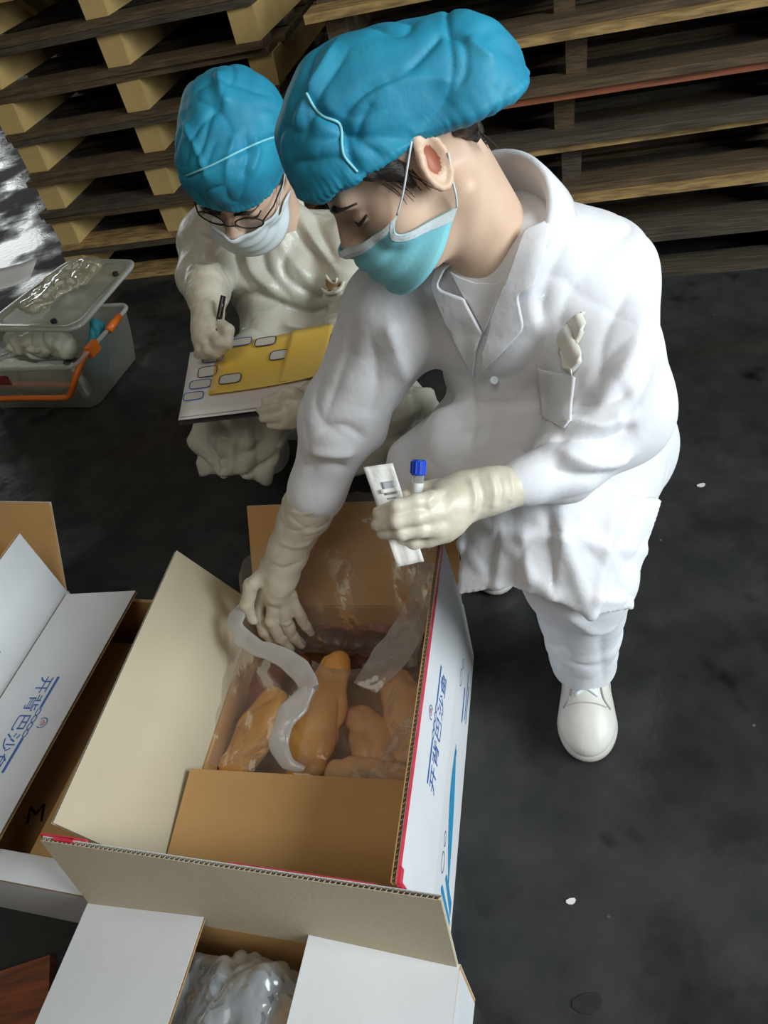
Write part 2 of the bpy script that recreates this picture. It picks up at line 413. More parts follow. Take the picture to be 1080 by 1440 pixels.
# ================================================================= the place
MT['floor'] = bpy.data.materials.new('concrete_floor')
def _floor_mat():
    M = MT['floor']; M.use_nodes = True; nt = M.node_tree; N = nt.nodes; L = nt.links; b = N['Principled BSDF']
    tc = N.new('ShaderNodeTexCoord')
    def noise(s, d=6):
        n = N.new('ShaderNodeTexNoise'); n.inputs['Scale'].default_value = s; n.inputs['Detail'].default_value = d
        L.new(tc.outputs['Object'], n.inputs['Vector']); return n.outputs['Fac']
    def ramp(src, p0, p1, c0, c1):
        r = N.new('ShaderNodeValToRGB'); r.color_ramp.elements[0].position = p0; r.color_ramp.elements[1].position = p1
        r.color_ramp.elements[0].color = (*c0, 1); r.color_ramp.elements[1].color = (*c1, 1); L.new(src, r.inputs[0]); return r.outputs[0]
    def mix(a, b_, f, mode='MIX'):
        m_ = N.new('ShaderNodeMix'); m_.data_type = 'RGBA'; m_.blend_type = mode
        L.new(f, m_.inputs[0]) if not isinstance(f, float) else setattr(m_.inputs[0], 'default_value', f)
        L.new(a, m_.inputs[6]); L.new(b_, m_.inputs[7]); return m_.outputs[2]
    big = ramp(noise(1.7), 0.3, 0.7, (0.018, 0.020, 0.0195), (0.036, 0.036, 0.032))
    mid = ramp(noise(11), 0.35, 0.7, (0.013, 0.014, 0.014), (0.050, 0.050, 0.044))
    c = mix(big, mid, 0.45)
    stain = ramp(noise(6.3, 3), 0.64, 0.72, (0, 0, 0), (1, 1, 1))
    dk = N.new('ShaderNodeRGB'); dk.outputs[0].default_value = (0.007, 0.007, 0.0075, 1)
    c = mix(c, dk.outputs[0], stain)
    vo = N.new('ShaderNodeTexVoronoi'); vo.inputs['Scale'].default_value = 16; L.new(tc.outputs['Object'], vo.inputs['Vector'])
    sp = ramp(vo.outputs['Distance'], 0.03, 0.05, (1, 1, 1), (0, 0, 0))
    gate = ramp(noise(9, 2), 0.55, 0.6, (0, 0, 0), (1, 1, 1)); sp = mix(sp, gate, 1.0, 'MULTIPLY')
    lt = N.new('ShaderNodeRGB'); lt.outputs[0].default_value = (0.13, 0.13, 0.12, 1)
    c = mix(c, lt.outputs[0], sp)
    L.new(c, b.inputs['Base Color'])
    ro = ramp(noise(2.4, 5), 0.44, 0.54, (0.16, 0.16, 0.16), (0.75, 0.75, 0.75)); L.new(ro, b.inputs['Roughness'])
    bp = N.new('ShaderNodeBump'); bp.inputs['Strength'].default_value = 0.25; bp.inputs['Distance'].default_value = 0.004
    L.new(noise(38, 8), bp.inputs['Height']); L.new(bp.outputs[0], b.inputs['Normal'])
_floor_mat()
MT['floor'].node_tree.nodes['Principled BSDF'].inputs['Specular IOR Level'].default_value = 0.35
struct('floor', [(-9, -3, 0), (9, -3, 0), (9, 15, 0), (-9, 15, 0)], [(0, 1, 2, 3)], 'floor')
V, F = boxm((-2.6, 15, 0), (11.6, 0, 0), (0, 0.2, 0), (0, 0, 4.5))
struct('wall_back', V, F, 'wall')

# ----------------------------------------------------------------- pallet stacks
PL, PD, PH = 1.10, 0.95, 0.145
def _board(w_, l_, t_): 
    return boxm((0, 0, 0), (l_, 0, 0), (0, w_, 0), (0, 0, t_))
_bm = {k: _mesh('deck_board', *_board(0.105, PL, 0.022), False) for k in ('wood', 'wood_pale', 'wood_grey', 'wood_red')}
_sm = {}
for k in ('wood', 'wood_pale', 'wood_grey', 'wood_red'):
    _bm[k].materials.append(MT[k])
    V, F = boxm((-0.047, 0.0, 0), (0.094, 0, 0), (0, PD, 0), (0, 0, PH - 0.045))
    V = np.array(V); V[[0, 4], 1] += 0.006; V[[1], 0] -= 0.006
    _sm[k] = _mesh('stringer', V, F, False); _sm[k].materials.append(MT['wood_end' if k == 'wood_pale' else k])
rng = random.Random(4)
def pallet(origin, ang, tones, label, group, sx=1.0, inset=0.0):
    r = bpy.data.objects.new('wooden_pallet', None); COL.objects.link(r)
    r.location = tuple(origin); r.rotation_euler = (0, 0, math.radians(ang)); r.empty_display_size = 0.1
    ORG[r.name] = np.asarray(origin, float)
    tag(r, label, 'pallet', group)
    def add(name, me, loc, rz=0):
        o = bpy.data.objects.new(name, me); COL.objects.link(o); o.parent = r; o.location = (loc[0] * sx, loc[1], loc[2]); o.scale = (1.0 if name == 'stringer' and sx == 1 else (0.62 if name == 'stringer' else sx), 1, 1); o.rotation_euler = (0, 0, rz)
    for i, x in enumerate((0.05, PL / 2, PL - 0.05)):
        add('stringer', _sm[rng.choice(tones[1])], (x + rng.uniform(-.015, .015), inset + rng.uniform(0.0, .03), 0.0225), rng.uniform(-.02, .02))
    nb = 7
    for i in range(nb):
        y = i * (PD - 0.105) / (nb - 1)
        add('deck_board', _bm[tones[0] if i == 0 else rng.choice(('wood', 'wood_grey'))], (rng.uniform(-.012, .012), y + (rng.uniform(-.012, .006) if i == 0 else 0), PH - 0.022), rng.uniform(-.004, .004))
    for i in range(4):
        y = i * (PD - 0.105) / 3
        add('base_board', _bm[tones[2] if i == 0 else rng.choice(('wood', 'wood_grey'))], (rng.uniform(-.012, .012), y + (rng.uniform(-.012, .006) if i == 0 else 0), 0), rng.uniform(-.004, .004))
    return r
_ord = ['bottom', 'second', 'third', 'fourth', 'fifth', 'sixth', 'seventh', 'eighth']
dv = np.array([math.cos(math.radians(-20)), math.sin(math.radians(-20)), 0])
pl0 = np.array([-0.993, 3.292, 0])
tl = [('wood_grey', 'wood_pale', 'wood_pale'), ('wood', 'wood_pale', 'wood_pale'), ('wood', 'wood_pale', 'wood_grey'), ('wood_grey', 'wood_pale', 'wood'),
      ('wood', 'wood_pale', 'wood'), ('wood_grey', 'wood_pale', 'wood'), ('wood_pale', 'wood_pale', 'wood')]
for i in range(7):
    a, b, c = tl[i]
    pallet(pl0 + np.array([rng.uniform(-.012, .012), rng.uniform(-.012, .012), i * (PH + 0.001)]), -20 + rng.uniform(-.7, .7), (a, [b], c),
           'weathered wooden pallet, %s from the floor in the stack behind the person writing' % _ord[i] if i else 'weathered wooden pallet on the floor, lowest in the stack behind the person writing', 'pallets in the far stack')
pr0 = np.array([1.067, 2.105, 0]) - dv * 0.97
tr_ = [('wood_grey', 'wood', 'wood_grey'), ('wood_pale', 'wood', 'wood_grey'), ('wood_pale', 'wood_grey', 'wood'), ('wood_red', 'wood', 'wood_grey'),
       ('wood_pale', 'wood', 'wood'), ('wood_pale', 'wood', 'wood')]
for i in range(6):
    a, b, c = tr_[i]
    pallet(pr0 + np.array([rng.uniform(-.012, .012), rng.uniform(-.01, .01), i * (PH + 0.001)]), -20 + rng.uniform(-.7, .7), (a, [b], c),
           'brown wooden pallet, %s from the floor in the stack beside the bending person\'s shoulder' % _ord[i] if i else 'brown wooden pallet on the floor, lowest in the stack beside the bending person\'s shoulder', 'pallets in the near stack', 1.25, 0.04)
# ================================================================= cartons
def panel(name, o, a, b, n, parent, outer='white_card', inner='kraft', t=0.007, flute=True, flen=0.008):
    "corrugated board: corner o, a along the hinge, b to the free edge, n = outer side; two liners, core and open fluting at the free edge"
    o, a, b, n = (np.asarray(q, float) for q in (o, a, b, nrm(n)))
    lt = 0.0009; bl = np.linalg.norm(b); bu = b / bl
    core = b - bu * flen if flute else b
    G = []
    G.append(boxm(o - n * t, a, core if not flute else b, n * lt))               # inner liner
    G.append(boxm(o - n * (t - lt), a, core, n * (t - 2 * lt)))                  # core
    G.append(boxm(o - n * lt, a, b, n * lt))                                     # outer liner
    V, F = join(*G)
    ob = part(name, V, F, inner, parent)
    ob.data.materials.append(MT[outer])
    for k, p in enumerate(ob.data.polygons):
        p.material_index = 1 if k >= 12 else 0
    if flute:
        L = np.linalg.norm(a); au = a / L; k = max(8, int(L / 0.0036)); pts = []
        for i in range(k + 1):
            h = (t - 2 * lt) * (0.04 + 0.92 * (i % 2)); pts.append(o + au * (L * i / k) - n * (lt + h))
        pts = np.array(pts); G = np.stack([pts + core, pts + core + bu * (flen - 0.0006)], 1)
        part('flute', *gridm(G), 'kraft_pale', ob)
    return ob
def carton(name, label, o, e, m_, L, W, H, flaps, group='cartons of frozen fish', trim={}):
    "o = ground corner; e = long axis, m_ = the other axis; sides: n(ear: o..m_), f(ar), r(ight: o..e), l(eft)"
    o = np.array([o[0], o[1], 0.0]); e = np.array([*nrm(e), 0]) if len(e) == 2 else nrm(e); m_ = np.array([*nrm(m_), 0]) if len(m_) == 2 else nrm(m_)
    z = np.array([0, 0, 1.0]); t = 0.006; g = 0.0012
    root = thing(name, label, 'box', tuple(o + e * L / 2 + m_ * W / 2), group)
    S = {'r': (o, e, L, -m_), 'l': (o + m_ * W, e, L, m_), 'n': (o, m_, W, -e), 'f': (o + e * L, m_, W, e)}
    fl = {}
    for k, (c, ax, ln, n) in S.items():
        ins = t if k in 'nf' else 0.0
        panel('wall', c + ax * (ins + 0.0001) + z * 0.001, ax * (ln - 2 * ins - 0.0002), z * (H - 0.001), n, root, flute=False)
        if k in flaps:
            ang, fl_len, *mt = flaps[k]
            outer, inner = (mt + ['white_card', 'kraft'][len(mt):])[:2]
            a_ = math.radians(ang); d = z * math.cos(a_) + n * math.sin(a_); nn = n * math.cos(a_) - z * math.sin(a_)
            # hinge: the board turns about the rim
            hin = c + z * (H + 0.0005 + (0.0065 if ang < -60 else 0)) + (n * 0 if ang >= 0 else -n * t * 0.0)
            if ang < -45: hin = hin + n * 0.0
            fl[k] = (panel('flap', hin + ax * (0.003 + trim.get(k, 0)), ax * (ln - 0.006 - trim.get(k, 0)), d * fl_len, nn, root, outer, inner), hin + ax * 0.003, ax, ln - 0.006, d, nn)
    V, F = boxm(o + m_ * t + e * t + z * 0.001, e * (L - 2 * t), m_ * (W - 2 * t), z * 0.006)
    part('base', V, F, 'kraft', root)
    return root, fl

# ---- flat print on a panel: 2-D shapes laid on the outer liner
def place2d(V2, o, u, v, n, lift=0.0005):
    V2 = np.asarray(V2, float); o, u, v, n = (np.asarray(q, float) for q in (o, u, v, n))
    return o + V2[:, :1] * u + V2[:, 1:2] * v + n * lift
def textmesh(txt, size):
    c = bpy.data.curves.new('t', 'FONT'); c.body = txt; c.size = size; c.align_x = 'LEFT'; c.resolution_u = 3
    ob = bpy.data.objects.new('t', c); COL.objects.link(ob)
    bpy.context.view_layer.update()
    me = bpy.data.meshes.new_from_object(ob.evaluated_get(bpy.context.evaluated_depsgraph_get()))
    V = np.array([v.co[:] for v in me.vertices]).reshape(-1, 3)[:, :2]; F = [tuple(p.vertices) for p in me.polygons]
    bpy.data.objects.remove(ob); bpy.data.curves.remove(c); bpy.data.meshes.remove(me)
    return V, F
def rect2(x0, y0, x1, y1): return np.array([(x0, y0), (x1, y0), (x1, y1), (x0, y1)]), [(0, 1, 2, 3)]
def ring2(cx, cy, rx, ry, w_, n=24, a0=0, a1=360):
    A = np.radians(np.linspace(a0, a1, n + 1)); V = []; F = []
    for a in A: V += [(cx + rx * math.cos(a), cy + ry * math.sin(a)), (cx + (rx - w_) * math.cos(a), cy + (ry - w_) * math.sin(a))]
    for i in range(n): F.append((2 * i, 2 * i + 2, 2 * i + 3, 2 * i + 1))
    return np.array(V), F
def join2(*VF):
    Vs, Fs, n = [], [], 0
    for V, F in VF:
        Vs.append(np.asarray(V, float)); Fs += [tuple(i + n for i in f) for f in F]; n += len(V)
    return np.vstack(Vs), Fs
def logo(parent, o, u, v, n, size=0.034, flip=False, ink='blue_ink'):
    "five characters, a line broken by a chain of five rings above them and a small round mark over the chain"
    V, F = textmesh('\u5f00\u80cc\u5df4\u6c99\u9c7c', size)
    V[:, 0] -= (V[:, 0].min() + V[:, 0].max()) / 2; hw = V[:, 0].max(); top = V[:, 1].max(); V[:, 1] -= top
    V[:, 0] *= 1.12; hw *= 1.12
    part('lettering', place2d(V, o, u, v, n), F, ink, parent)
    y0, r = 0.006, 0.0062
    items = [rect2(-hw, y0, -5 * r, y0 + 0.006), rect2(5 * r, y0, hw, y0 + 0.006)]
    items += [ring2((i - 1.5) * 2.4 * r, y0 + 0.003, 1.35 * r, 0.9 * r, 0.0022) for i in range(4)]
    V, F = join2(*items); part('rule', place2d(V, o, u, v, n), F, ink, parent)
    V, F = ring2(0, y0 + 0.028, 0.011, 0.012, 0.0018, a0=-40, a1=230); part('emblem', place2d(V, o, u, v, n), F, 'blue_ink', parent)
    V, F = join2(ring2(0, y0 + 0.028, 0.006, 0.004, 0.0016), ring2(0.001, y0 + 0.032, 0.004, 0.0035, 0.0014)); part('emblem', place2d(V, o, u, v, n, 0.0007), F, 'pink_ink', parent)

CL, CW, CH = 0.57, 0.42, 0.17
zv = np.array([0, 0, 1.0])
eA = nrm([0.335, 0.942, 0]); mA = np.array([-eA[1], eA[0], 0])
oA = np.array([-0.094, 0.372, 0])
cA, fA = carton('carton', 'open white carton with red taped flap, fish bag and gloved arm inside', oA, eA, mA, CL, CW, CH,
                {'r': (-4, 0.185), 'l': (33, 0.197, 'white_card', 'kraft_pale'), 'f': (38, 0.20), 'n': (-82, 0.205, 'kraft', 'kraft')}, trim={'l': 0.045})
# red tape along the free edge of the right flap
fl, hin, ax, ln, d, nn = fA['r']
tp = part('tape', *boxm(hin + d * (0.185 - 0.012) + nn * 0.0002, ax * ln, d * 0.0125, nn * 0.0006), 'red_tape', cA)
part('tape', *boxm(hin + d * 0.150 - ax * 0.003 + nn * 0.0004, ax * 0.006, d * 0.03, nn * 0.006), 'red_tape', cA)
part('tape', *(boxm(hin + d * 0.172 + nn * 0.0004, ax * 0.02, d * 0.012, nn * 0.004)), 'red_tape', cA)
logo(fl, hin + ax * (ln * 0.47) + d * 0.092, ax, d, nn, 0.036)
# print on the right wall: blue swoosh, small marks and stripes at the near corner
wo = oA + zv * 0.001; wn = -mA
def onwall(V2, F, ink, parent=cA, name='print'): part(name, place2d(V2, wo, eA, zv, wn), F, ink, parent)
t_ = np.linspace(0, 1, 14); up = np.stack([0.10 + 0.22 * t_, 0.060 + 0.05 * t_ + 0.034 * np.sin(t_ * math.pi)], 1); dn = np.stack([0.10 + 0.22 * t_, 0.060 + 0.05 * t_ - 0.012 * np.sin(t_ * math.pi)], 1)
V2 = np.vstack([up, dn]); k = len(t_); onwall(V2, [(i, i + 1, k + i + 1, k + i) for i in range(k - 1)], 'teal_ink')
for i in range(3): onwall(np.array([(0.020 + i * 0.026, 0.02), (0.042 + i * 0.026, 0.02), (0.042 + i * 0.026 + 0.02, 0.145 - i * 0.03), (0.042 + i * 0.026 + 0.010, 0.155 - i * 0.03)]), [(0, 1, 2, 3)], 'teal_ink')
for q in ((0.115, 0.128, 0.016, 0.012), (0.15, 0.128, 0.012, 0.008), (0.44, 0.125, 0.018, 0.010), (0.475, 0.115, 0.010, 0.008)): onwall(*ring2(*q, 0.0018), 'blue_ink')
for q in ((0.38, 0.07, 0.45, 0.078), (0.30, 0.10, 0.31, 0.11), (0.40, 0.045, 0.50, 0.05), (0.40, 0.03, 0.48, 0.035)): onwall(*rect2(*q), 'blue_ink')

# ---- nearest carton, long side across
eC = nrm([-0.924, 0.383, 0]); mC = np.array([eC[1], -eC[0], 0]) * -1.0
mC = np.array([-0.383, -0.924, 0])
oC = np.array([-0.062, 0.330, 0])
cC, fC = carton('carton', 'nearest white carton, clear bag showing between its folded-in end flaps', oC, eC, mC, CL, CW, CH,
                {'r': (8, 0.180, 'white_card', 'kraft_pale'), 'n': (-84, 0.207), 'f': (-84, 0.205)})
fl, hin, ax, ln, d, nn = fC['r']
part('tape', *boxm(hin + d * 0.170 + nn * 0.0002 + ax * 0.08, ax * 0.2, d * 0.0125, nn * 0.0006), 'red_tape', cC)
part('tape', *boxm(hin + d * 0.173 + nn * 0.0002 + ax * (ln - 0.07), ax * 0.075, d * 0.009, nn * 0.003), 'red_tape', cC)
part('tape', *(boxm(hin + d * 0.178 - nn * 0.004 + ax * (ln - 0.05), ax * 0.03, d * 0.004, nn * 0.006)), 'red_tape', cC)
wo = oC + zv * 0.001
part('print', place2d(np.array([(0.05, 0.02), (0.075, 0.02), (0.09, 0.10), (0.085, 0.10)]), oC + zv * 0.001, mC, zv, -eC), [(0, 1, 2, 3)], 'teal_ink', cC)

# ---- carton between, half closed
eE = nrm([math.cos(math.radians(66.5)), math.sin(math.radians(66.5)), 0]); mE = np.array([-eE[1], eE[0], 0])
flE = np.array([-0.708, 1.225, 0]); WE = 0.405
oE = flE - eE * CL - mE * WE
cE, fE = carton('carton', 'half closed white carton beside the red taped one, blue lettering on its flap', oE, eE, mE, CL, WE, CH,
                {'l': (-82, 0.188), 'r': (-92, 0.172, 'kraft', 'kraft'), 'n': (-91, 0.045)})
fl, hin, ax, ln, d, nn = fE['l']
logo(fl, hin + ax * (ln * 0.455) + d * 0.108, -ax, d, nn, 0.036)
V, F = textmesh('M', 0.05)
pm, Fm = boxm(oE + eE * 0.02 + mE * 0.03 + zv * 0.070, eE * 0.5, mE * 0.33, zv * 0.006)
ip = part('inner_pad', pm, Fm, 'kraft', cE)
mo = onz(34, 1160, .076); part('lettering', place2d(V, mo, nrm(onz(64, 1154, .076) - mo), nrm(onz(40, 1128, .076) - mo), zv, 0.0006), F, 'black_ink', ip)

# ---- carton at the left edge
flB = flE + mE * 0.008 + eE * 0.012
oB = flB - eE * CL
cB, fB = carton('carton', 'leftmost white carton, its flap standing upright, partly outside the picture', oB, eE, mE, CL, CW, CH,
                {'r': (-3, 0.185), 'f': (30, 0.20, 'white_card', 'kraft')})
fl, hin, ax, ln, d, nn = fB['r']
logo(fl, hin + ax * (ln * 0.47) + d * 0.092, ax, d, nn, 0.036)

# ---- plank on the floor at the near left corner
for i in range(2):
    V, F = boxm((-1.14, 0.43 - 0.125 * i, 0.0), (0.42 - .03 * i, 0.02, 0), (-0.01, 0.10, 0), (0, 0, 0.022))
    single('floor_plank', V, F, 'wood_red', ('dark reddish plank on the floor left of the nearest carton, farther one' if i == 0 else 'dark reddish plank on the floor left of the nearest carton, nearer one'), 'plank', 'planks on the floor')
# ================================================================= people: shared builders
class Frame:
    "head frame: x = the person's right, y = forward (nose), z = up"
    def __init__(s, o, f, u, sc=1.0):
        s.o = np.asarray(o, float); s.f = nrm(f); u = np.asarray(u, float); s.u = nrm(u - s.f * np.dot(u, s.f)); s.r = np.cross(s.f, s.u); s.sc = sc
        s.A = np.stack([s.r, s.f, s.u])
    def w(s, P): return s.o + s.sc * (np.asarray(P, float) @ s.A)
    def l(s, P): return ((np.asarray(P, float) - s.o) @ s.A.T) / s.sc

def head_mesh(fr, neck_base, neck_r=0.058, v=0.0022):
    nb = fr.l(neck_base)
    lo = np.minimum([-.1, -.13, -.16], nb - .07); hi = np.maximum([.1, .145, .155], nb + .07)
    S = SDF(lo, hi, v)
    S.ell((0, -.010, .040), (.074, .094, .081), k=.01)
    S.ell((0, .030, -.018), (.063, .064, .090), k=.03)
    S.ell((0, .038, -.072), (.047, .046, .040), k=.03)
    S.ell((0, .070, -.098), (.021, .018, .016), k=.02)
    for s in (-1, 1):
        S.ell((s * .043, .056, -.028), (.022, .022, .022), k=.03)
        S.cone((s * .052, .0, -.055), (s * .035, .055, -.088), .016, .014, k=.025)
    S.cone((-.034, .083, .026), (.034, .083, .026), .012, .012, k=.02)
    S.cone((0, .092, .016), (0, .113, -.026), .007, .0115, k=.014)
    for s in (-1, 1): S.ell((s * .011, .108, -.031), (.008, .010, .007), k=.008)
    S.cone((0, .098, -.05), (0, .098, -.06), .011, .010, k=.012)
    for s in (-1, 1):
        S.ell((s * .032, .102, .003), (.019, .020, .0115), k=.014, op='s')
        S.ell((s * .032, .0775, .002), (.0155, .0135, .0115), k=.004)
        # upper lid lowered over the eye
        S.cone((s * .019, .0885, -.001), (s * .044, .0825, -.001), .0032, .0030, k=.003)
    S.cone((0, -.028, -.045), nb, .050, neck_r, k=.03)
    for s in (-1, 1):                                                   # sternomastoid cords
        S.cone((s * .058, -.02, -.055), nb * 0.8 + np.array([s * .012, .03, 0]), .013, .012, k=.02)
    for s in (-1, 1):                                                   # ears
        ax = [nrm((s * 1, -.45, 0)), nrm((.0, 1, .28)), nrm((0, -.28, 1))]
        ax[1] = nrm(np.array([s * .45, 1, .28])); ax[2] = nrm(np.cross(ax[0], ax[1]))
        c = np.array([s * .0785, -.008, .0])
        S.ell(c, (.0055, .0185, .030), ax, k=.006)
        rim = []
        for a in np.linspace(-60, 215, 12):
            a = math.radians(a); rim.append(c + ax[0] * s * s * .004 + ax[1] * (-.0165 * math.cos(a)) + ax[2] * (.028 * math.sin(a) + .001))
        S.chain(rim, [.0037] * len(rim), k=.0025)
        S.ell(c + ax[0] * .009 + ax[1] * .0005 - ax[2] * .002, (.0120, .0115, .0190), ax, k=.002, op='s')
        S.cone(c + ax[0] * .001 + ax[1] * .0125 - ax[2] * .004, c + ax[0] * .003 + ax[1] * .011 - ax[2] * .011, .004, .004, k=.004)
        S.ell(c - ax[2] * .027 + ax[1] * .004, (.0045, .008, .009), ax, k=.005)
    V, Q = S.mesh(1)
    return fr.w(V), Q[:, ::-1] if np.linalg.det(fr.A) < 0 else Q

def patch_on(tree, poly, lift, mat_, parent, name, th=0.003, cuts=3, jit=0.0, origin=None, label=None):
    "a piece of cloth laid on a surface: outline seen along the view from origin, pressed onto the surface below"
    org = CAMP if origin is None else origin
    bm = bmesh.new(); vs = [bm.verts.new((x, y, 0)) for x, y in poly]; bm.faces.new(vs)
    bmesh.ops.triangulate(bm, faces=bm.faces[:])
    for _ in range(cuts): 
        bmesh.ops.subdivide_edges(bm, edges=bm.edges[:], cuts=1, use_grid_fill=True)
        bmesh.ops.triangulate(bm, faces=bm.faces[:])
    bm.verts.index_update(); V = []; last = None
    for v_ in bm.verts:
        r_ = ray(v_.co.x, v_.co.y); h = tree.ray_cast(Vector(org), Vector(nrm(r_)))
        if h[0] is None:
            h = tree.find_nearest(Vector(CAMP + r_ * (last if last else 1.0)))
        p = np.array(h[0]); last = np.dot(p - CAMP, _F)
        V.append(p - nrm(r_) * lift)
    V = np.array(V); F = [tuple(v_.index for v_ in f.verts) for f in bm.faces]; bm.free()
    # soften
    nb = [[] for _ in V]
    for f in F:
        for i in range(3): nb[f[i]].append(f[(i + 1) % 3])
    for _ in range(2):
        W = V.copy()
        for i, q in enumerate(nb):
            if q: W[i] = 0.5 * V[i] + 0.5 * np.mean(V[q], 0)
        V = W
    o = part(name, V, F, mat_, parent, smooth=True, label=label); modsolid(o, th, 0)
    return o
def hits(tree, px):
    out = []
    for x, y in px:
        h = tree.ray_cast(Vector(CAMP), Vector(nrm(ray(x, y))))
        if h[0] is not None: out.append(np.array(h[0]))
    return out
def folds(V, Q, lst, base=0.002, bscale=10):
    "fold lines given where they are seen"
    t = bvh(V, Q); items = []
    for px, wd, h in lst:
        P = hits(t, smoothpath(px, 4)[:, :2] if len(px) > 2 else px)
        if len(P) > 1: items.append((P, wd, h))
    return wrinkle(V, Q, items, base, bscale)
def glove_hand(S, fingers, palm, k=0.006):
    for P, R in fingers: S.chain(P, R, k=0.004)
    for P, R, fl in palm: S.chain(P, R, k=0.012, flat=fl)
def P3(*a): return [at(*q) for q in a]
def mask_mesh(fr, headtree, top, bot, angf, n=45, mrows=16, lift=0.006):
    "surgical mask in the head frame: rows from top edge to bottom edge, wrapped round the face"
    G = np.zeros((mrows, n, 3))
    for j in range(n):
        for i in range(mrows):
            t = i / (mrows - 1); ang = angf(t)
            a = math.radians(-ang + 2 * ang * j / (n - 1)); s = abs(a) / math.radians(ang)
            z = (1 - t) * top(s) + t * bot(s)
            c = np.array([0, .012, z]); dr = np.array([math.sin(a), math.cos(a), 0])
            o = fr.w(c); h = headtree.ray_cast(Vector(fr.w(c + dr * .25)), Vector(nrm(fr.w(c) - fr.w(c + dr * .25))), .24 * fr.sc)
            r = .05
            if h[0] is not None: r = np.linalg.norm((fr.l(np.array(h[0])) - c)[:2])
            rt = (.112 - .026 * s * s - .25 * abs(t - .42) * .06) * (1 - .25 * s ** 3)
            r = max(r + lift, min(rt, r + .032 * (1 - s ** 2) + lift))
            r += .0030 * math.sin(t * 3.5 * 2 * math.pi) * (1 - s ** 4)
            G[i, j] = fr.w(c + dr * r)
    for _ in range(1):
        H = G.copy(); H[1:-1] = .5 * G[1:-1] + .25 * (G[:-2] + G[2:]); H[:, 1:-1] = .5 * H[:, 1:-1] + .25 * (H[:, :-2] + H[:, 2:]); G = H
    for i in range(mrows):
        for j in range(n):
            q = fr.l(G[i, j]); c = np.array([0, .012, q[2]]); dr = nrm((q - c) * np.array([1, 1, 0])); rr = np.linalg.norm((q - c)[:2])
            h = headtree.ray_cast(Vector(fr.w(c + dr * .25)), Vector(nrm(fr.w(c) - fr.w(c + dr * .25))), .24 * fr.sc)
            if h[0] is not None:
                r0 = np.linalg.norm((fr.l(np.array(h[0])) - c)[:2]) + .003
                if r0 > rr: G[i, j] = fr.w(c + dr * r0)
    return G
# ================================================================= person bending over the carton
A = thing('person', 'crouching person in white coat and blue cap reaching into the open carton', 'person', (0.27, 0.95, 0))
lsh, lel, lwr = at(836, 394, 1.04), at(864, 575, .96), at(662, 690, .885)
rsh, rel, rwr = at(560, 440, 1.10), at(482, 588, 1.20), at(420, 742, 1.33)
chest = np.array([.255, .935, .735]); waist = np.array([.295, 1.00, .57]); pelv = np.array([.33, 1.06, .41])
lhip, rhip = np.array([.405, 1.00, .38]), np.array([.27, 1.13, .38])
lkn, rkn = at(812, 800, 1.12), np.array([.095, .900, .475])
lan, ran = np.array([.283, .795, .085]), np.array([.225, 1.16, .12])
nbase = at(702, 368, .985)
frA = Frame(at(609, 228, .805), cv(-.712, .669, .215), cv(-.651, -.512, -.561), 1.0)
frA.o = frA.w((.081, .008, 0))        # the visible ear is her left one
fwdA = nrm([-.55, -.83, 0]); latA = nrm([.83, -.55, 0])

# ---- body: one continuous figure (head, neck, trunk, limbs)
S = SDF((-.25, .55, 0.02), (.55, 1.35, 1.0), .006)
S.chain([pelv, waist, chest], [.105, .095, .10], k=.05, flat=(fwdA, 1.25))
S.cone(rsh, lsh, .045, .045, k=.05); S.cone(chest, nbase, .07, .052, k=.04)
S.cone(nbase, frA.w((0, -.02, -.05)), .050, .048, k=.02)
S.chain([lsh, lel, at(744, 677, .912), lwr], [.045, .036, .018, .014], k=.02); S.chain([rsh, rel, rwr], [.045, .036, .022], k=.02)
S.chain([lhip, lkn, lan], [.075, .052, .036], k=.03); S.chain([rhip, rkn, ran], [.075, .052, .036], k=.03)
bV, bQ = S.mesh(1)
hV, hQ = head_mesh(frA, nbase)
body = part('body', np.vstack([bV, hV]), np.vstack([bQ, hQ + len(bV)]), 'skin', A, smooth=True)
headA = bvh(hV, hQ)
def paint_ear_glow(ob, fr, nb_):
    "ear hollows painted dark red for light coming through the skin"
    ob.data.materials.append(MT['skin_ear_glow'])
    fc = np.array([p.center[:] for p in ob.data.polygons]) + ORG[ob.name]; q = fr.l(fc)
    for s in (-1, 1):
        a0 = nrm((s * 1, -.45, 0)); a1 = nrm(np.array([s * .45, 1, .28])); a2 = nrm(np.cross(a0, a1)); c = np.array([s * .0785, -.008, .0])
        r_ = q - (c + a0 * .003 + a1 * .001 - a2 * .003)
        r_ = q - (c + a0 * .004 + a1 * .0005 - a2 * .002); e = (r_ @ a0 / .009) ** 2 + (r_ @ a1 / .0095) ** 2 + (r_ @ a2 / .0155) ** 2
        for i in np.where((e < 1.0))[0]: ob.data.polygons[int(i)].material_index = 1
paint_ear_glow(body, frA, len(bV))

# ---- trousers
S = SDF((.0, .55, .04), (.52, 1.3, .58), .005)
S.chain([lhip, lkn + np.array([0, .0, 0])], [.092, .080], k=.03); S.cone(lkn, lan + np.array([-.008, -.025, .012]), .078, .057, k=.03)
S.chain([rhip, rkn, ran + np.array([0, 0, .03])], [.09, .072, .06], k=.03)
V, Q = S.mesh(2)
V = folds(V, Q, [([(735, 850), (760, 900), (800, 920)], .012, .006), ([(790, 860), (830, 885), (865, 880)], .012, -.006), ([(760, 870), (800, 930), (850, 940)], .014, .005),
                 ([(845, 890), (850, 960)], .01, .004)], .002, 12)
trA = part('trousers', V, Q, 'cotton', A, smooth=True)

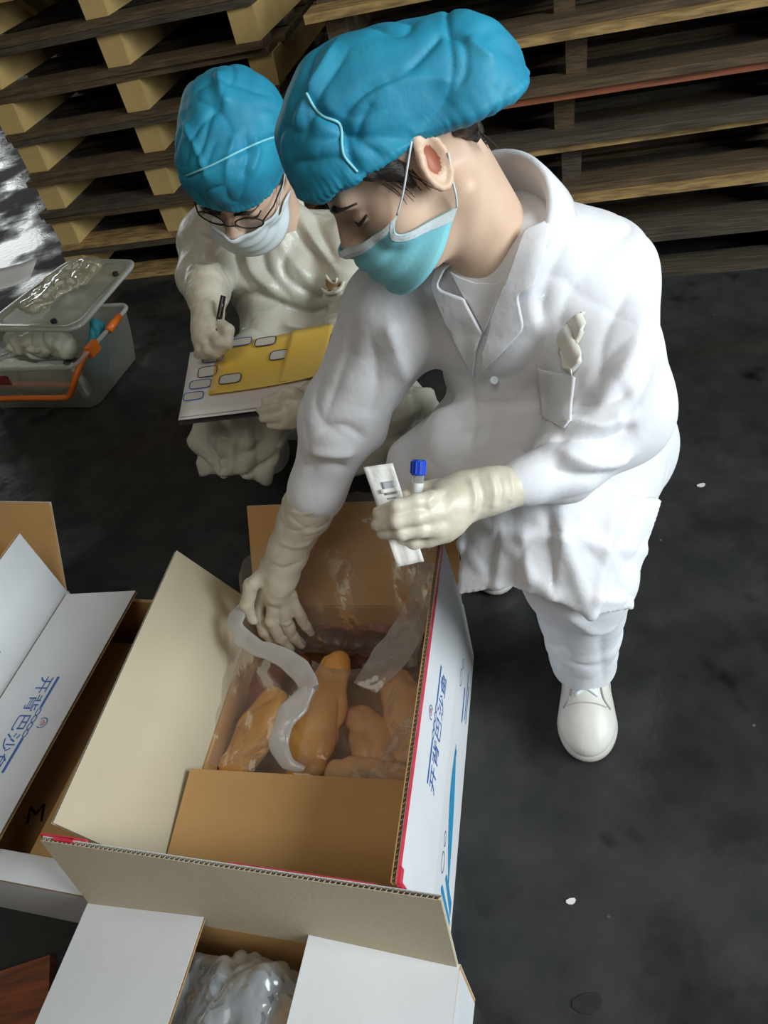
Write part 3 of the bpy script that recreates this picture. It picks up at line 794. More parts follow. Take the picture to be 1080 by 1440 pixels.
# ---- coat
S = SDF((-.16, .52, .26), (.56, 1.32, 1.0), .0042)
S.chain([pelv, waist, chest], [.150, .135, .132], k=.05, flat=(fwdA, 1.12))
S.cone(rsh, chest + np.array([0, 0, .06]), .072, .085, k=.05); S.cone(lsh, chest + np.array([0, 0, .05]), .070, .088, k=.05)
S.cone(lsh, nbase + latA * .05, .062, .05, k=.05)
S.cone(rsh, nbase - latA * .05, .06, .045, k=.05)
S.chain([lsh, lel], [.073, .073], k=.03); S.chain([lel, at(792, 652, .935), at(744, 677, .912), at(695, 687, .895)], [.066, .046, .027, .016], k=.025)
S.chain([rsh, rel, at(447, 690, 1.275), at(432, 722, 1.31)], [.074, .064, .043, .034], k=.03)
S.chain([lhip, lkn + np.array([-.005, .03, .02])], [.125, .088], k=.04)
S.chain([rhip, rkn + np.array([.0, .02, .015])], [.120, .080], k=.04)
G = [P3((650, 705, 1.05), (705, 690, 1.02), (785, 690, .99), (860, 690, 1.01), (925, 705, 1.10)),
     P3((648, 765, 1.06), (702, 750, 1.02), (790, 755, .985), (855, 770, 1.00), (905, 775, 1.10)),
     P3((645, 833, 1.08), (700, 822, 1.05), (775, 836, 1.02), (832, 866, 1.02), (888, 853, 1.08))]
S.sheet(G, .0045, k=.012)
S.cone(at(650, 640, 1.12), at(760, 660, 1.06), .07, .07, k=.06)
V, Q = S.mesh(2)
fl = [([(760, 320), (745, 420), (760, 470)], .010, -.004), ([(800, 330), (770, 400), (762, 470)], .012, .006), ([(850, 345), (800, 420), (785, 470)], .012, .006),
      ([(890, 400), (850, 470), (840, 540)], .014, .006), ([(905, 440), (880, 520), (830, 590)], .014, -.006), ([(930, 480), (900, 560), (850, 610)], .016, .006),
      ([(790, 560), (850, 565), (890, 545)], .011, .012), ([(780, 590), (840, 600), (885, 585)], .010, -.012), ([(775, 605), (850, 620), (900, 600)], .011, .012),
      ([(780, 632), (840, 655), (890, 640)], .010, -.010), ([(770, 655), (810, 668), (860, 665)], .010, .009),
      ([(720, 640), (760, 620), (800, 615)], .011, .007), ([(600, 590), (680, 560), (740, 560)], .014, -.005), ([(640, 600), (700, 590)], .012, .004),
      ([(545, 450), (560, 500), (575, 540)], .014, -.007), ([(520, 470), (530, 540), (520, 590)], .014, .005),
      ([(440, 610), (480, 600), (515, 620)], .010, .006), ([(430, 635), (470, 640), (500, 640)], .010, -.007), ([(425, 660), (460, 655), (490, 660)], .009, .006),
      ([(500, 440), (480, 520), (455, 590)], .014, .004),
      ([(700, 740), (690, 790), (685, 822)], .012, .006), ([(735, 740), (740, 790), (745, 828)], .012, -.006), ([(770, 720), (775, 790), (778, 835)], .010, .008),
      ([(820, 720), (880, 790), (888, 850)], .014, .005), ([(830, 840), (860, 845), (885, 845)], .010, -.006), ([(900, 660), (890, 720), (860, 790)], .014, .005),
      ([(665, 540), (668, 580), (660, 630)], .006, .004), ([(650, 460), (660, 520), (665, 550)], .008, .003)]
V = folds(V, Q, fl, .0028, 9)
coA = part('coat', V, Q, 'cotton', A, smooth=True)
coT = bvh(V, Q)
patch_on(coT, [(630, 378), (648, 388), (672, 396), (700, 398), (718, 384), (706, 415), (681, 474), (655, 425)], .004, 'cotton', coA, 'undershirt', .003)
patch_on(coT, [(734, 322), (776, 305), (770, 345), (764, 372), (753, 402), (731, 414), (741, 461), (668, 537), (672, 500), (684, 455), (706, 400)], .011, 'cotton', coA, 'lapel', .004)
patch_on(coT, [(640, 368), (625, 380), (615, 402), (653, 416), (681, 468), (670, 500), (667, 537), (632, 470), (605, 405), (612, 378)], .009, 'cotton', coA, 'lapel', .004)
patch_on(coT, [(751, 514), (812, 524), (806, 590), (795, 604), (758, 586)], .006, 'cotton', coA, 'chest_pocket', .003)
bt = hits(coT, [(693, 537)])
if bt:
    V, F = tube([bt[0] + _F * .004 - _F * .012, bt[0] - _F * .014], [.006, .0055], 12); part('button', V, F, 'mask_white', coA)
# collar standing round the neck
cax = nrm(0.45 * nrm(frA.w((0, -.02, -.05)) - nbase) + 0.55 * nrm(nbase - waist)); cfr = nrm(fwdA - cax * np.dot(fwdA, cax)); cla = np.cross(cfr, cax)
if np.dot(cla, latA) < 0: cla = -cla
rows = [[] for _ in range(9)]
for th in np.radians(np.linspace(38, 322, 44)):
    k = (1 - math.cos(th)) / 2; e = np.clip(min(th - math.radians(38), math.radians(322) - th) / .5, .25, 1)
    dr = cfr * math.cos(th) + cla * math.sin(th); zt = (.022 + .062 * k) * e
    prof = [(.054 + .022 * k, -.040), (.056 + .026 * k, -.015), (.058 + .030 * k, zt * .5), (.060 + .033 * k, zt), (.063 + .034 * k, zt + .003), (.067 + .034 * k, zt), (.072 + .034 * k, zt - .012), (.078 + .034 * k, zt - .030), (.083 + .034 * k, zt - .046 * e)]
    for i, (r_, z_) in enumerate(prof): rows[i].append(nbase + dr * r_ + cax * z_)
cl = part('collar', *gridm(np.array(rows)), 'cotton', coA, smooth=True); modsolid(cl, .003)

# ---- gloves
S = SDF(*[f(np.array(P3((505, 640, .80), (780, 640, .82), (505, 800, .95), (780, 800, .98), (505, 640, .97), (780, 640, 1.0), (505, 800, .8))), 0) + d for f, d in ((np.min, -.02), (np.max, .02))], .0022)
fg = [(P3((606, 703, .850), (585, 706, .842), (558, 713, .840), (532, 721, .852)), [.0098, .0090, .0086, .0074]),
      (P3((610, 722, .852), (586, 727, .842), (557, 733, .840), (530, 738, .854)), [.0098, .0090, .0086, .0074]),
      (P3((616, 741, .858), (592, 746, .850), (564, 750, .848), (538, 750, .860)), [.0094, .0084, .0080, .0070]),
      (P3((626, 753, .872), (604, 760, .868), (582, 764, .868), (560, 762, .874)), [.0088, .0080, .0074, .0066]),
      (P3((640, 695, .885), (615, 688, .895), (590, 690, .897), (569, 700, .890)), [.0135, .0120, .0108, .0090])]
hand_n = _F
glove_hand(S, fg, [(P3((658, 700, .885), (628, 712, .868), (606, 712, .855)), [.022, .021, .014], (hand_n, 1.25)),
                   (P3((655, 700, .89), (632, 730, .872), (614, 742, .862)), [.020, .019, .013], (hand_n, 1.25)),
                   (P3((650, 690, .888), (622, 697, .878)), [.019, .015], (hand_n, 1.2))])
S.chain(P3((658, 697, .887), (690, 690, .892), (744, 680, .908)), [.024, .0235, .0255], k=.02)
V, Q = S.mesh(1)
V = folds(V, Q, [([(662, 672), (668, 700), (664, 722)], .004, -.003), ([(672, 670), (680, 700), (676, 720)], .004, .0025), ([(690, 668), (696, 695), (692, 715)], .004, -.0025), ([(700, 666), (706, 690), (702, 712)], .004, .002), ([(715, 664), (722, 690), (716, 708)], .004, -.002),
                 ([(612, 694), (602, 706), (606, 716)], .004, -.002), ([(630, 690), (612, 712)], .004, .0018), ([(640, 700), (622, 730)], .005, -.0015)], .0002, 40)
part('glove', V, Q, 'latex', A, smooth=True, label='pale latex glove holding tube and pouch')
S = SDF(*[f(np.array(P3((330, 660, 1.2), (470, 660, 1.25), (330, 920, 1.5), (470, 920, 1.55), (330, 920, 1.3), (470, 660, 1.4))), 0) + d for f, d in ((np.min, -.02), (np.max, .02))], .003)
S.chain([at(443, 694, 1.278), at(430, 722, 1.31), rwr, at(405, 775, 1.36)], [.046, .041, .033, .036], k=.02)
S.chain(P3((408, 770, 1.355), (392, 805, 1.39), (388, 830, 1.41)), [.034, .036, .030], k=.02, flat=(_R, 1.1))
for q, R in ((((372, 832, 1.415), (362, 860, 1.445), (372, 888, 1.47), (386, 905, 1.49)), (.0125, .0115, .0105, .009)), (((385, 842, 1.41), (382, 872, 1.44), (394, 898, 1.468), (408, 912, 1.49)), (.0125, .0115, .0105, .009)),
             (((398, 842, 1.41), (402, 872, 1.44), (412, 895, 1.47), (424, 906, 1.49)), (.012, .011, .010, .009)), (((410, 836, 1.415), (420, 862, 1.44), (430, 880, 1.465), (438, 890, 1.48)), (.011, .010, .0095, .008)),
             (((380, 800, 1.375), (354, 822, 1.38), (348, 850, 1.40), (356, 872, 1.42)), (.015, .013, .012, .010))):
    S.chain(P3(*q), R, k=.006)
V, Q = S.mesh(1)
V = folds(V, Q, [([(405, 715), (430, 722), (455, 712)], .006, -.004), ([(395, 740), (420, 748), (445, 738)], .006, .003), ([(390, 760), (415, 770), (440, 760)], .006, -.003), ([(375, 790), (400, 800), (425, 790)], .006, .003)], .0015, 30)
part('glove', V, Q, 'latex', A, smooth=True, label='pale latex glove reaching down into the bag')

# ---- shoes
def shoe(toe, heel, parent, ankle, lift_heel=0.0):
    toe, heel = np.asarray(toe, float), np.asarray(heel, float); ax = nrm(toe - heel); L = np.linalg.norm(toe - heel)
    sd = nrm(np.cross(ax, zv)); up = np.cross(sd, ax)
    def q(x, s, z): return heel + ax * x * L + sd * s + up * z
    A_ = [ax, sd, up]
    lo = np.minimum(toe, heel) - .09; hi = np.maximum(toe, heel) + np.array([.09, .09, .16]); lo[2] = min(toe[2], heel[2]) - .01
    S = SDF(lo, hi, .0032)
    S.ell(q(.80, .0, .030), (.058, .046, .036), A_, k=.03); S.cone(q(.30, 0, .040), q(.72, 0, .036), .040, .042, k=.03)
    S.ell(q(.16, 0, .048), (.045, .036, .052), A_, k=.03); S.cone(q(.62, 0, .052), q(.34, 0, .085), .030, .034, k=.03)
    S.cone(q(.2, 0, .08), ankle, .036, .036, k=.02)
    S.plane(q(0, 0, .020), -up)
    V, Q = S.mesh(1); sh = part('shoe', V, Q, 'shoe', parent, smooth=True, label='white leather sneaker')
    S = SDF(lo, hi, .0032)
    S.ell(q(.79, .0, .014), (.062, .050, .03), A_, k=.02); S.cone(q(.16, 0, .014), q(.72, 0, .014), .042, .047, k=.02)
    S.plane(q(0, 0, .024), up, .003); S.plane(q(0, 0, .001), -up, .003)
    V, Q = S.mesh(1); part('sole', V, Q, 'shoe_gum', sh, smooth=True)
    t = bvh(*S_mesh_cache) if False else None
    tr = bvh([v for v in np.array([ORG[parent.name] + np.array(v.co) for v in sh.data.vertices])], [tuple(p.vertices) for p in sh.data.polygons])
    def top(x, s):
        h = tr.ray_cast(Vector(q(x, s, .25)), Vector(-up)); return (np.array(h[0]) if h[0] is not None else q(x, s, .07)) + up * .0015
    for i, x in enumerate((.52, .595, .67)):
        P = [top(x + .02 * math.sin(j * .9 + i), s) for j, s in enumerate(np.linspace(-.020, .020, 7))]
        part('lace', *tube(P, .0032, 8), 'mask_white', sh, smooth=True)
    for s in (-1, 1):
        P = [top(x, s * w_) for x, w_ in ((.34, .028), (.46, .026), (.58, .025), (.69, .029), (.745, .040))]
        part('seam', *tube(smoothpath(P, 4), .0016, 6), 'shoe_grey', sh, smooth=True)
    P = [top(.745, s) for s in np.linspace(-.034, .034, 9)]; part('seam', *tube(P, .0013, 6), 'shoe_gum', sh)
    return sh
ls = shoe((.229, .634, 0.002), (.316, .876, 0.002), A, lan)
g = np.array([ORG[A.name] + np.array(v.co) for v in ls.data.vertices]); t = bvh(g, [tuple(p.vertices) for p in ls.data.polygons])
patch_on(t, [(862, 948), (869, 965), (868, 985), (858, 980), (856, 955)], .002, 'shoe_grey', ls, 'heel_patch', .002, 1)
shoe((.185, 1.050, 0.002), (.270, 1.280, 0.055), A, ran + np.array([.02, .045, 0]))

# ---- cap
S = SDF((-.13, -.20, -.06), (.13, .16, .20), .0028)
S.ell((0, -.014, .040), (.083, .098, .072), k=.02); S.ell((0, .058, .058), (.078, .054, .056), k=.03); S.ell((0, .016, .052), (.081, .096, .092), k=.02)
S.plane((0, .10, .044), nrm((0, .20, -1)), .004)
S2 = SDF((-.13, -.20, -.06), (.13, .16, .20), .0028)
S2.ell((0, -.030, .036), (.080, .098, .072), k=.02); S2.ell((0, -.088, -.006), (.074, .058, .052), k=.05); S2.ell((-.03, -.090, .012), (.055, .052, .048), k=.04)
S2.plane((0, -.01, .024), nrm((0, .42, -1)), .006)
S._mix((slice(None),) * 3, S2.a, .012, 'u')
V, Q = S.mesh(2)
# gathered rim and puckers
ph = np.arctan2(V[:, 0], V[:, 1]); hgt = np.where(V[:, 1] > -.01, (V[:, 2] - .044) - .20 * (V[:, 1] - .10), (V[:, 2] - .024) - .42 * (V[:, 1] + .01))
N = vnormals(V, Q); nearrim = np.exp(-np.clip(hgt, 0, 1) / .012)
V = V + N * (nearrim * .0010 * np.sin(ph * 90 + 2 * np.sin(ph * 7)) - .004 * np.exp(-(hgt - .010) ** 2 / .006 ** 2))[:, None]
V = V + N * (.0035 * vnoise(V * 16 + 2) + .002 * vnoise(V * np.array([60, 18, 18])))[:, None]
V = frA.w(V)
cf = [([(432, 150), (470, 175), (505, 200), (545, 225)], .006, .005), ([(432, 132), (452, 160), (478, 175), (492, 220), (505, 245)], .0045, .006), ([(475, 172), (500, 140), (525, 122), (570, 108)], .005, .006),
      ([(500, 200), (510, 165), (525, 140)], .004, .004), ([(525, 125), (580, 112), (650, 115)], .008, -.004), ([(570, 105), (600, 75), (622, 48)], .004, .005), ([(622, 48), (650, 60), (655, 100), (640, 130)], .005, .004),
      ([(600, 200), (540, 195), (440, 195)], .006, .004), ([(412, 190), (440, 120), (475, 60)], .006, -.005), ([(425, 200), (450, 130), (490, 70)], .006, .004), ([(655, 52), (680, 75), (695, 80)], .006, -.005), ([(420, 240), (450, 225), (490, 222)], .006, .003)]
V = folds(V, Q, cf, .0026, 20)
cpA = part('surgical_cap', V, Q, 'cap_blue', A, smooth=True)
capT = bvh(V, Q)
P = hits(capT, smoothpath([(431, 132), (442, 152), (455, 165), (478, 176), (481, 205), (485, 222), (503, 243)], 5)[:, :2])
part('seam', *tube([p - _F * .0015 for p in P], .0016, 6), 'mask_blue', cpA, smooth=True)

# ---- hair showing under the cap, brows and lashes
S = SDF((-.1, -.15, -.08), (.1, .12, .1), .0028)
S.ell((0, -.010, .040), (.0765, .0965, .083), k=.01)
S.plane((0, .0, .045), (0, .35, -1), .004)
for s in (-1, 1):
    S.cone((s * .0725, .028, .030), (s * .071, .020, -.006), .010, .004, k=.01); S.cone((s * .070, .055, .045), (s * .0735, .022, .018), .008, .009, k=.01)
S.cone((.045, -.068, .0), (.03, -.072, -.03), .020, .008, k=.02); S.cone((-.05, -.060, .0), (-.035, -.066, -.03), .018, .007, k=.02); S.cone((0, -.078, .0), (0, -.076, -.04), .022, .010, k=.02)
V, Q = S.mesh(1); N = vnormals(V, Q); V = V + N * (.0016 * vnoise(V * np.array([160, 160, 30])))[:, None]
hr = part('hair', frA.w(V), Q, 'hair', A, smooth=True)
rs = np.random.RandomState(3)
for i in range(20):      # loose strands at temple and nape
    if i < 14:
        a = np.array([-.0745, .045 - .0025 * i, .022 - .001 * i]); b = a + np.array([-.001, -.006 + rs.uniform(-.004, .004), -.028 + rs.uniform(-.008, .008)])
    else:
        k = i - 14; a = np.array([-.058 + .002 * k, -.066 - .001 * k, -.02]); b = a + np.array([.004, -.002 + rs.uniform(-.006, .006), -.026 + rs.uniform(-.01, .008)])
    mid = (a + b) / 2 + rs.uniform(-.003, .003, 3)
    part('strand', *tube(frA.w(smoothpath([a, mid, b], 4)), np.linspace(.0009, .0003, 9), 5), 'hair', hr)
def on_face(fr, tree, P, lift=.0006):
    out = []
    for x, z in P:
        h = tree.ray_cast(Vector(fr.w((x, .2, z))), Vector(-fr.f)); out.append((np.array(h[0]) if h[0] is not None else fr.w((x, .085, z))) + fr.f * lift)
    return np.array(out)
def brows(fr, tree, parent):
    for s in (-1, 1):
        P = on_face(fr, tree, [(s * x, z) for x, z in ((.012, .019), (.020, .023), (.030, .026), (.040, .025), (.050, .019))], .0022)
        part('eyebrow', *tube(smoothpath(P, 4), np.concatenate([np.linspace(.0034, .0056, 8), np.linspace(.0054, .0014, 9)]), 8, flat=.75), 'hair', parent, smooth=True)
        P = on_face(fr, tree, [(s * x, z) for x, z in ((.020, -.0040), (.028, -.0048), (.036, -.0042), (.044, -.0015), (.050, .0020)) ], .0020)
        part('eyelashes', *tube(smoothpath(P, 4), np.concatenate([np.linspace(.0010, .0026, 8), np.linspace(.0026, .0014, 9)]), 6), 'hair', parent, smooth=True)
brows(frA, headA, A)

# ---- mask
top = lambda s: -.020 + .006 * s * s
bot = lambda s: -.104 + .048 * s * s
mang = lambda t: 60 + 38 * t - 24 * math.sin(math.pi * t)
G = mask_mesh(frA, headA, top, bot, mang)
mk = part('face_mask', *shell(G, .0016), 'mask_blue', A, smooth=True)
part('trim', *shell(G[:3] + frA.f * .0010, .0012), 'mask_white', mk)
for j0, j1 in ((0, 3), (-3, None)):
    c = G[:, j0:j1]; ctr = frA.w((0, .0, -.04)); off = np.array([nrm(x - ctr) for x in c.reshape(-1, 3)]).reshape(c.shape) * .0012
    part('trim', *shell(c + off, .0010), 'mask_white', mk)
for j, s in ((0, -1), (-1, 1)):
    part('ear_loop', *tube(smoothpath([G[0, j], (G[0, j] + frA.w((s * .083, .014, .018))) / 2 + frA.r * s * .004, frA.w((s * .084, .012, .020)), frA.w((s * .083, -.004, .032))], 6), .0012, 6), 'mask_white', mk, smooth=True)
    part('ear_loop', *tube(smoothpath([G[-1, j], (G[-1, j] + frA.w((s * .080, -.012, -.030))) / 2 + frA.r * s * .003, frA.w((s * .080, -.012, -.030)), frA.w((s * .080, -.026, -.005))], 6), .0012, 6), 'mask_white', mk, smooth=True)
# ================================================================= person writing behind
B = thing('person', 'person in pale coat and blue cap crouching behind, writing on a clipboard', 'person', (-0.12, 1.75, 0))
fB = cv(-.17, .975, -.12); uB = cv(-.08, -.12, -.98)
frB = Frame((0, 0, 0), fB, uB, 1.04)
frB.o = at(324, 208, 1.32) - frB.u * .07 - frB.f * .01
bn = at(392, 318, 1.62)
b_rsh, b_rel, b_rwr = at(302, 338, 1.64), at(286, 388, 1.58), at(292, 438, 1.475)
b_lsh, b_lel, b_lwr = at(492, 350, 1.62), at(505, 470, 1.56), at(440, 566, 1.42)
b_ch, b_wa, b_pe = at(405, 385, 1.70), at(440, 470, 1.79), at(470, 545, 1.88)
b_rh, b_rk, b_ra = at(425, 540, 1.86), at(338, 592, 1.60), None
b_lh, b_lk = at(520, 555, 1.86), at(556, 592, 1.66)
b_ra = np.array([b_rk[0] - .01, b_rk[1] + .42, .10]); b_la = np.array([b_lk[0] - .02, b_lk[1] + .16, .09])
S = SDF((-.42, 1.05, .02), (.3, 2.1, .9), .008)
S.chain([b_pe, b_wa, b_ch], [.10, .09, .095], k=.05); S.cone(b_rsh, b_lsh, .04, .04, k=.05); S.cone(b_ch, bn, .06, .05, k=.04); S.cone(bn, frB.w((0, -.02, -.05)), .048, .046, k=.02)
S.chain([b_rsh, b_rel, b_rwr], [.04, .032, .020], k=.02); S.chain([b_lsh, b_lel, b_lwr], [.04, .034, .020], k=.02)
S.chain([b_rh, b_rk, b_ra], [.07, .05, .034], k=.03); S.chain([b_lh, b_lk, b_la], [.07, .05, .034], k=.03)
bV, bQ = S.mesh(1); hV, hQ = head_mesh(frB, bn, v=.003)
part('body', np.vstack([bV, hV]), np.vstack([bQ, hQ + len(bV)]), 'skin', B, smooth=True)
headB = bvh(hV, hQ); brows(frB, headB, B)
# trousers and shoes under the coat
S = SDF((-.42, 1.2, .03), (.3, 2.1, .6), .008)
S.chain([b_rh, b_rk, b_ra + np.array([0, 0, .02])], [.08, .062, .05], k=.03); S.chain([b_lh, b_lk, b_la + np.array([0, 0, .02])], [.08, .062, .05], k=.03)
V, Q = S.mesh(1); part('trousers', V, Q, 'cotton', B, smooth=True)
shoe(b_ra + np.array([-.01, -.10, -.098]), b_ra + np.array([.0, .10, .0]), B, b_ra); shoe(b_la + np.array([-.03, -.17, -.088]), b_la + np.array([.01, .06, -.088]), B, b_la)
# coat
S = SDF((-.42, 1.05, .12), (.32, 2.15, .95), .0055)
S.chain([b_pe, b_wa, b_ch], [.15, .14, .135], k=.05)
S.cone(b_rsh, b_ch, .068, .09, k=.05); S.cone(b_lsh, b_ch, .068, .09, k=.05); S.cone(b_rsh, bn, .055, .05, k=.04); S.cone(b_lsh, bn, .055, .05, k=.04)
S.chain([b_rsh, b_rel, at(291, 420, 1.50)], [.064, .052, .036], k=.02)
S.chain([b_lsh, b_lel, at(455, 548, 1.45)], [.066, .060, .042], k=.03)
S.chain([b_rh, b_rk], [.12, .072], k=.04); S.chain([b_lh, b_lk], [.12, .08], k=.04)
S.cone(at(400, 470, 1.72), at(345, 520, 1.62), .075, .06, k=.05)
S.sheet([P3((272, 575, 1.56), (305, 565, 1.50), (345, 565, 1.49), (392, 575, 1.52), (420, 580, 1.58)),
         P3((274, 620, 1.60), (308, 615, 1.53), (350, 615, 1.52), (388, 622, 1.55), (412, 600, 1.60)),
         P3((283, 668, 1.64), (312, 668, 1.58), (345, 664, 1.57), (374, 674, 1.60), (394, 612, 1.62))], .006, k=.015)
S.sheet([P3((480, 580, 1.60), (530, 560, 1.58), (575, 548, 1.60), (604, 552, 1.66)),
         P3((482, 625, 1.62), (535, 615, 1.60), (580, 595, 1.62), (608, 572, 1.68)),
         P3((488, 668, 1.65), (530, 655, 1.64), (575, 630, 1.65), (600, 596, 1.70))], .006, k=.015)
V, Q = S.mesh(2)
fl = [([(402, 275), (420, 330), (470, 390)], .012, .014), ([(420, 300), (450, 350), (480, 385)], .010, -.010), ([(440, 290), (455, 340), (478, 375)], .010, .010), ([(390, 300), (400, 350), (440, 400)], .012, -.009), ([(365, 330), (375, 380), (410, 420)], .012, .010), ([(345, 335), (355, 380), (390, 410)], .010, -.008),
      ([(325, 330), (335, 370), (350, 400)], .010, .009), ([(268, 355), (290, 360), (315, 350)], .009, .012), ([(268, 375), (290, 382), (312, 372)], .008, -.012), ([(270, 392), (292, 398), (312, 388)], .009, .010), ([(275, 330), (300, 340), (320, 330)], .008, -.008),
      ([(400, 430), (440, 440), (490, 430)], .010, .010), ([(395, 455), (430, 462), (480, 455)], .010, -.010), ([(330, 460), (370, 440), (405, 425)], .010, .006), ([(300, 600), (302, 640), (306, 668)], .009, .008), ([(330, 600), (328, 640), (325, 665)], .009, -.008), ([(360, 600), (362, 640), (360, 668)], .009, .008),
      ([(520, 600), (560, 590), (600, 570)], .010, -.008), ([(510, 630), (560, 615), (595, 590)], .010, .008), ([(540, 560), (570, 555), (600, 552)], .010, .006), ([(470, 400), (485, 420), (488, 440)], .010, -.008)]
V = folds(V, Q, fl, .007, 12)
coB = part('coat', V, Q, 'poly_coat', B, smooth=True)
tB = bvh(V, Q)
# torn open seam on the front of the coat
patch_on(tB, [(452, 392), (470, 388), (482, 396), (478, 408), (462, 414), (454, 406)], .003, 'kraft_dark', coB, 'opening', .002, 1, label='dark opening in the coat front')
P = hits(tB, smoothpath([(452, 406), (462, 414), (478, 409), (484, 396)], 4)[:, :2])
if len(P) > 2: part('opening_edge', *tube([p - _F * .006 for p in P], .004, 8), 'poly_coat', coB, smooth=True)
P = hits(tB, smoothpath([(458, 388), (464, 396), (472, 400), (474, 392)], 4)[:, :2])
if len(P) > 2: part('opening_edge', *tube([p - _F * .006 for p in P], .003, 8), 'latex', coB, smooth=True)
# collar round the neck
outer = P3((398, 268, 1.55), (408, 262, 1.57), (420, 270, 1.60), (428, 290, 1.62), (425, 315, 1.62)); foot = P3((385, 320, 1.58), (395, 318, 1.60), (405, 318, 1.63), (412, 325, 1.65), (410, 340, 1.65))
o_, f_ = smoothpath(outer, 4), smoothpath(foot, 4)
cl = part('collar', *gridm(np.array([f_ * (1 - t) + o_ * t for t in (0, .35, .7, 1)])), 'poly_coat', coB, smooth=True); modsolid(cl, .004)
# gloves
S = SDF(*[f(np.array(P3((262, 395, 1.38), (330, 395, 1.38), (262, 510, 1.38), (330, 510, 1.55), (262, 395, 1.56), (330, 395, 1.56))), 0) + d for f, d in ((np.min, -.015), (np.max, .015))], .003)
S.chain(P3((290, 402, 1.52), (291, 420, 1.50), (292, 440, 1.475)), [.040, .036, .028], k=.015)
S.chain(P3((292, 442, 1.475), (292, 465, 1.462), (288, 478, 1.458)), [.029, .030, .022], k=.015)
for q, R in ((((303, 452, 1.45), (321, 464, 1.435), (320, 484, 1.438), (306, 496, 1.45)), (.013, .0115, .0105, .009)), (((298, 470, 1.445), (308, 482, 1.432), (303, 496, 1.445), (296, 498, 1.455)), (.012, .011, .010, .008)),
             (((288, 478, 1.45), (292, 492, 1.44), (287, 500, 1.455)), (.012, .010, .008)), (((279, 478, 1.458), (281, 492, 1.45), (278, 499, 1.46)), (.011, .0095, .008)),
             (((300, 446, 1.465), (312, 460, 1.452), (308, 482, 1.448)), (.013, .011, .009))):
    S.chain(P3(*q), R, k=.004)
V, Q = S.mesh(1); part('glove', wrinkle(V, Q, [], .0006, 40), Q, 'latex', B, smooth=True, label='pale latex glove holding the pen')
S = SDF(*[f(np.array(P3((350, 530, 1.33), (470, 530, 1.33), (350, 620, 1.33), (470, 620, 1.5), (350, 530, 1.5), (470, 530, 1.5))), 0) + d for f, d in ((np.min, -.015), (np.max, .015))], .003)
S.chain(P3((462, 548, 1.45), (440, 562, 1.425), (420, 574, 1.405)), [.040, .032, .028], k=.015)
S.chain(P3((420, 574, 1.40), (404, 582, 1.39)), [.030, .027], k=.015)
for q, R in ((((412, 562, 1.385), (392, 558, 1.372), (372, 564, 1.372)), (.011, .010, .008)), (((408, 574, 1.382), (388, 572, 1.37), (366, 577, 1.372)), (.011, .010, .008)), (((408, 586, 1.385), (390, 586, 1.375), (370, 588, 1.378)), (.011, .010, .008)),
             (((412, 596, 1.392), (396, 598, 1.385), (380, 598, 1.388)), (.010, .009, .0075)), (((424, 562, 1.385), (412, 552, 1.372), (398, 548, 1.37)), (.013, .011, .009))):
    S.chain(P3(*q), R, k=.004)
V, Q = S.mesh(1); part('glove', wrinkle(V, Q, [], .0006, 40), Q, 'latex', B, smooth=True, label='pale latex glove gripping the clipboard')
# cap
S = SDF((-.13, -.16, -.06), (.13, .16, .20), .0032)
S.ell((0, .0, .055), (.090, .102, .092), k=.02); S.ell((0, -.04, .075), (.085, .070, .072), k=.04); S.ell((0, .05, .07), (.082, .062, .072), k=.03)
S.plane((0, .10, .040), nrm((0, .2, -1)), .004)
V, Q = S.mesh(2); ph = np.arctan2(V[:, 0], V[:, 1]); hgt = (V[:, 2] - .040) - .2 * (V[:, 1] - .10); N = vnormals(V, Q)
V = V + N * (np.exp(-np.clip(hgt, 0, 1) / .012) * .0012 * np.sin(ph * 80) - .003 * np.exp(-(hgt - .010) ** 2 / .006 ** 2) + .004 * vnoise(V * 15 + 9))[:, None]
V = folds(frB.w(V), Q, [([(262, 248), (320, 222), (372, 198), (402, 190)], .005, .006), ([(252, 160), (275, 210), (290, 250)], .006, -.005), ([(300, 150), (285, 200), (272, 235)], .006, .005), ([(330, 190), (322, 220), (318, 255)], .006, -.006), ([(345, 185), (350, 215), (340, 250)], .006, .006), ([(358, 190), (362, 215), (348, 250)], .006, -.006), ([(275, 140), (310, 160), (330, 190)], .006, .004), ([(305, 100), (312, 125), (318, 150)], .010, -.010), ([(280, 120), (330, 118), (380, 135)], .008, .004)], .0026, 20)
cpB = part('surgical_cap', V, Q, 'cap_blue', B, smooth=True); tc = bvh(V, Q)
P = hits(tc, smoothpath([(262, 248), (300, 232), (340, 212), (375, 197), (402, 190)], 5)[:, :2])
if len(P) > 3: part('seam', *tube([p - _F * .0015 for p in P], .0018, 6), 'mask_blue', cpB, smooth=True)
# hair
S = SDF((-.1, -.15, -.08), (.1, .12, .1), .0032); S.ell((0, -.010, .040), (.0765, .0965, .083), k=.01); S.plane((0, .0, .040), (0, .35, -1), .004)
for s in (-1, 1): S.cone((s * .0725, .028, .030), (s * .071, .020, -.006), .010, .004, k=.01)
V, Q = S.mesh(1); part('hair', frB.w(V), Q, 'hair', B, smooth=True)
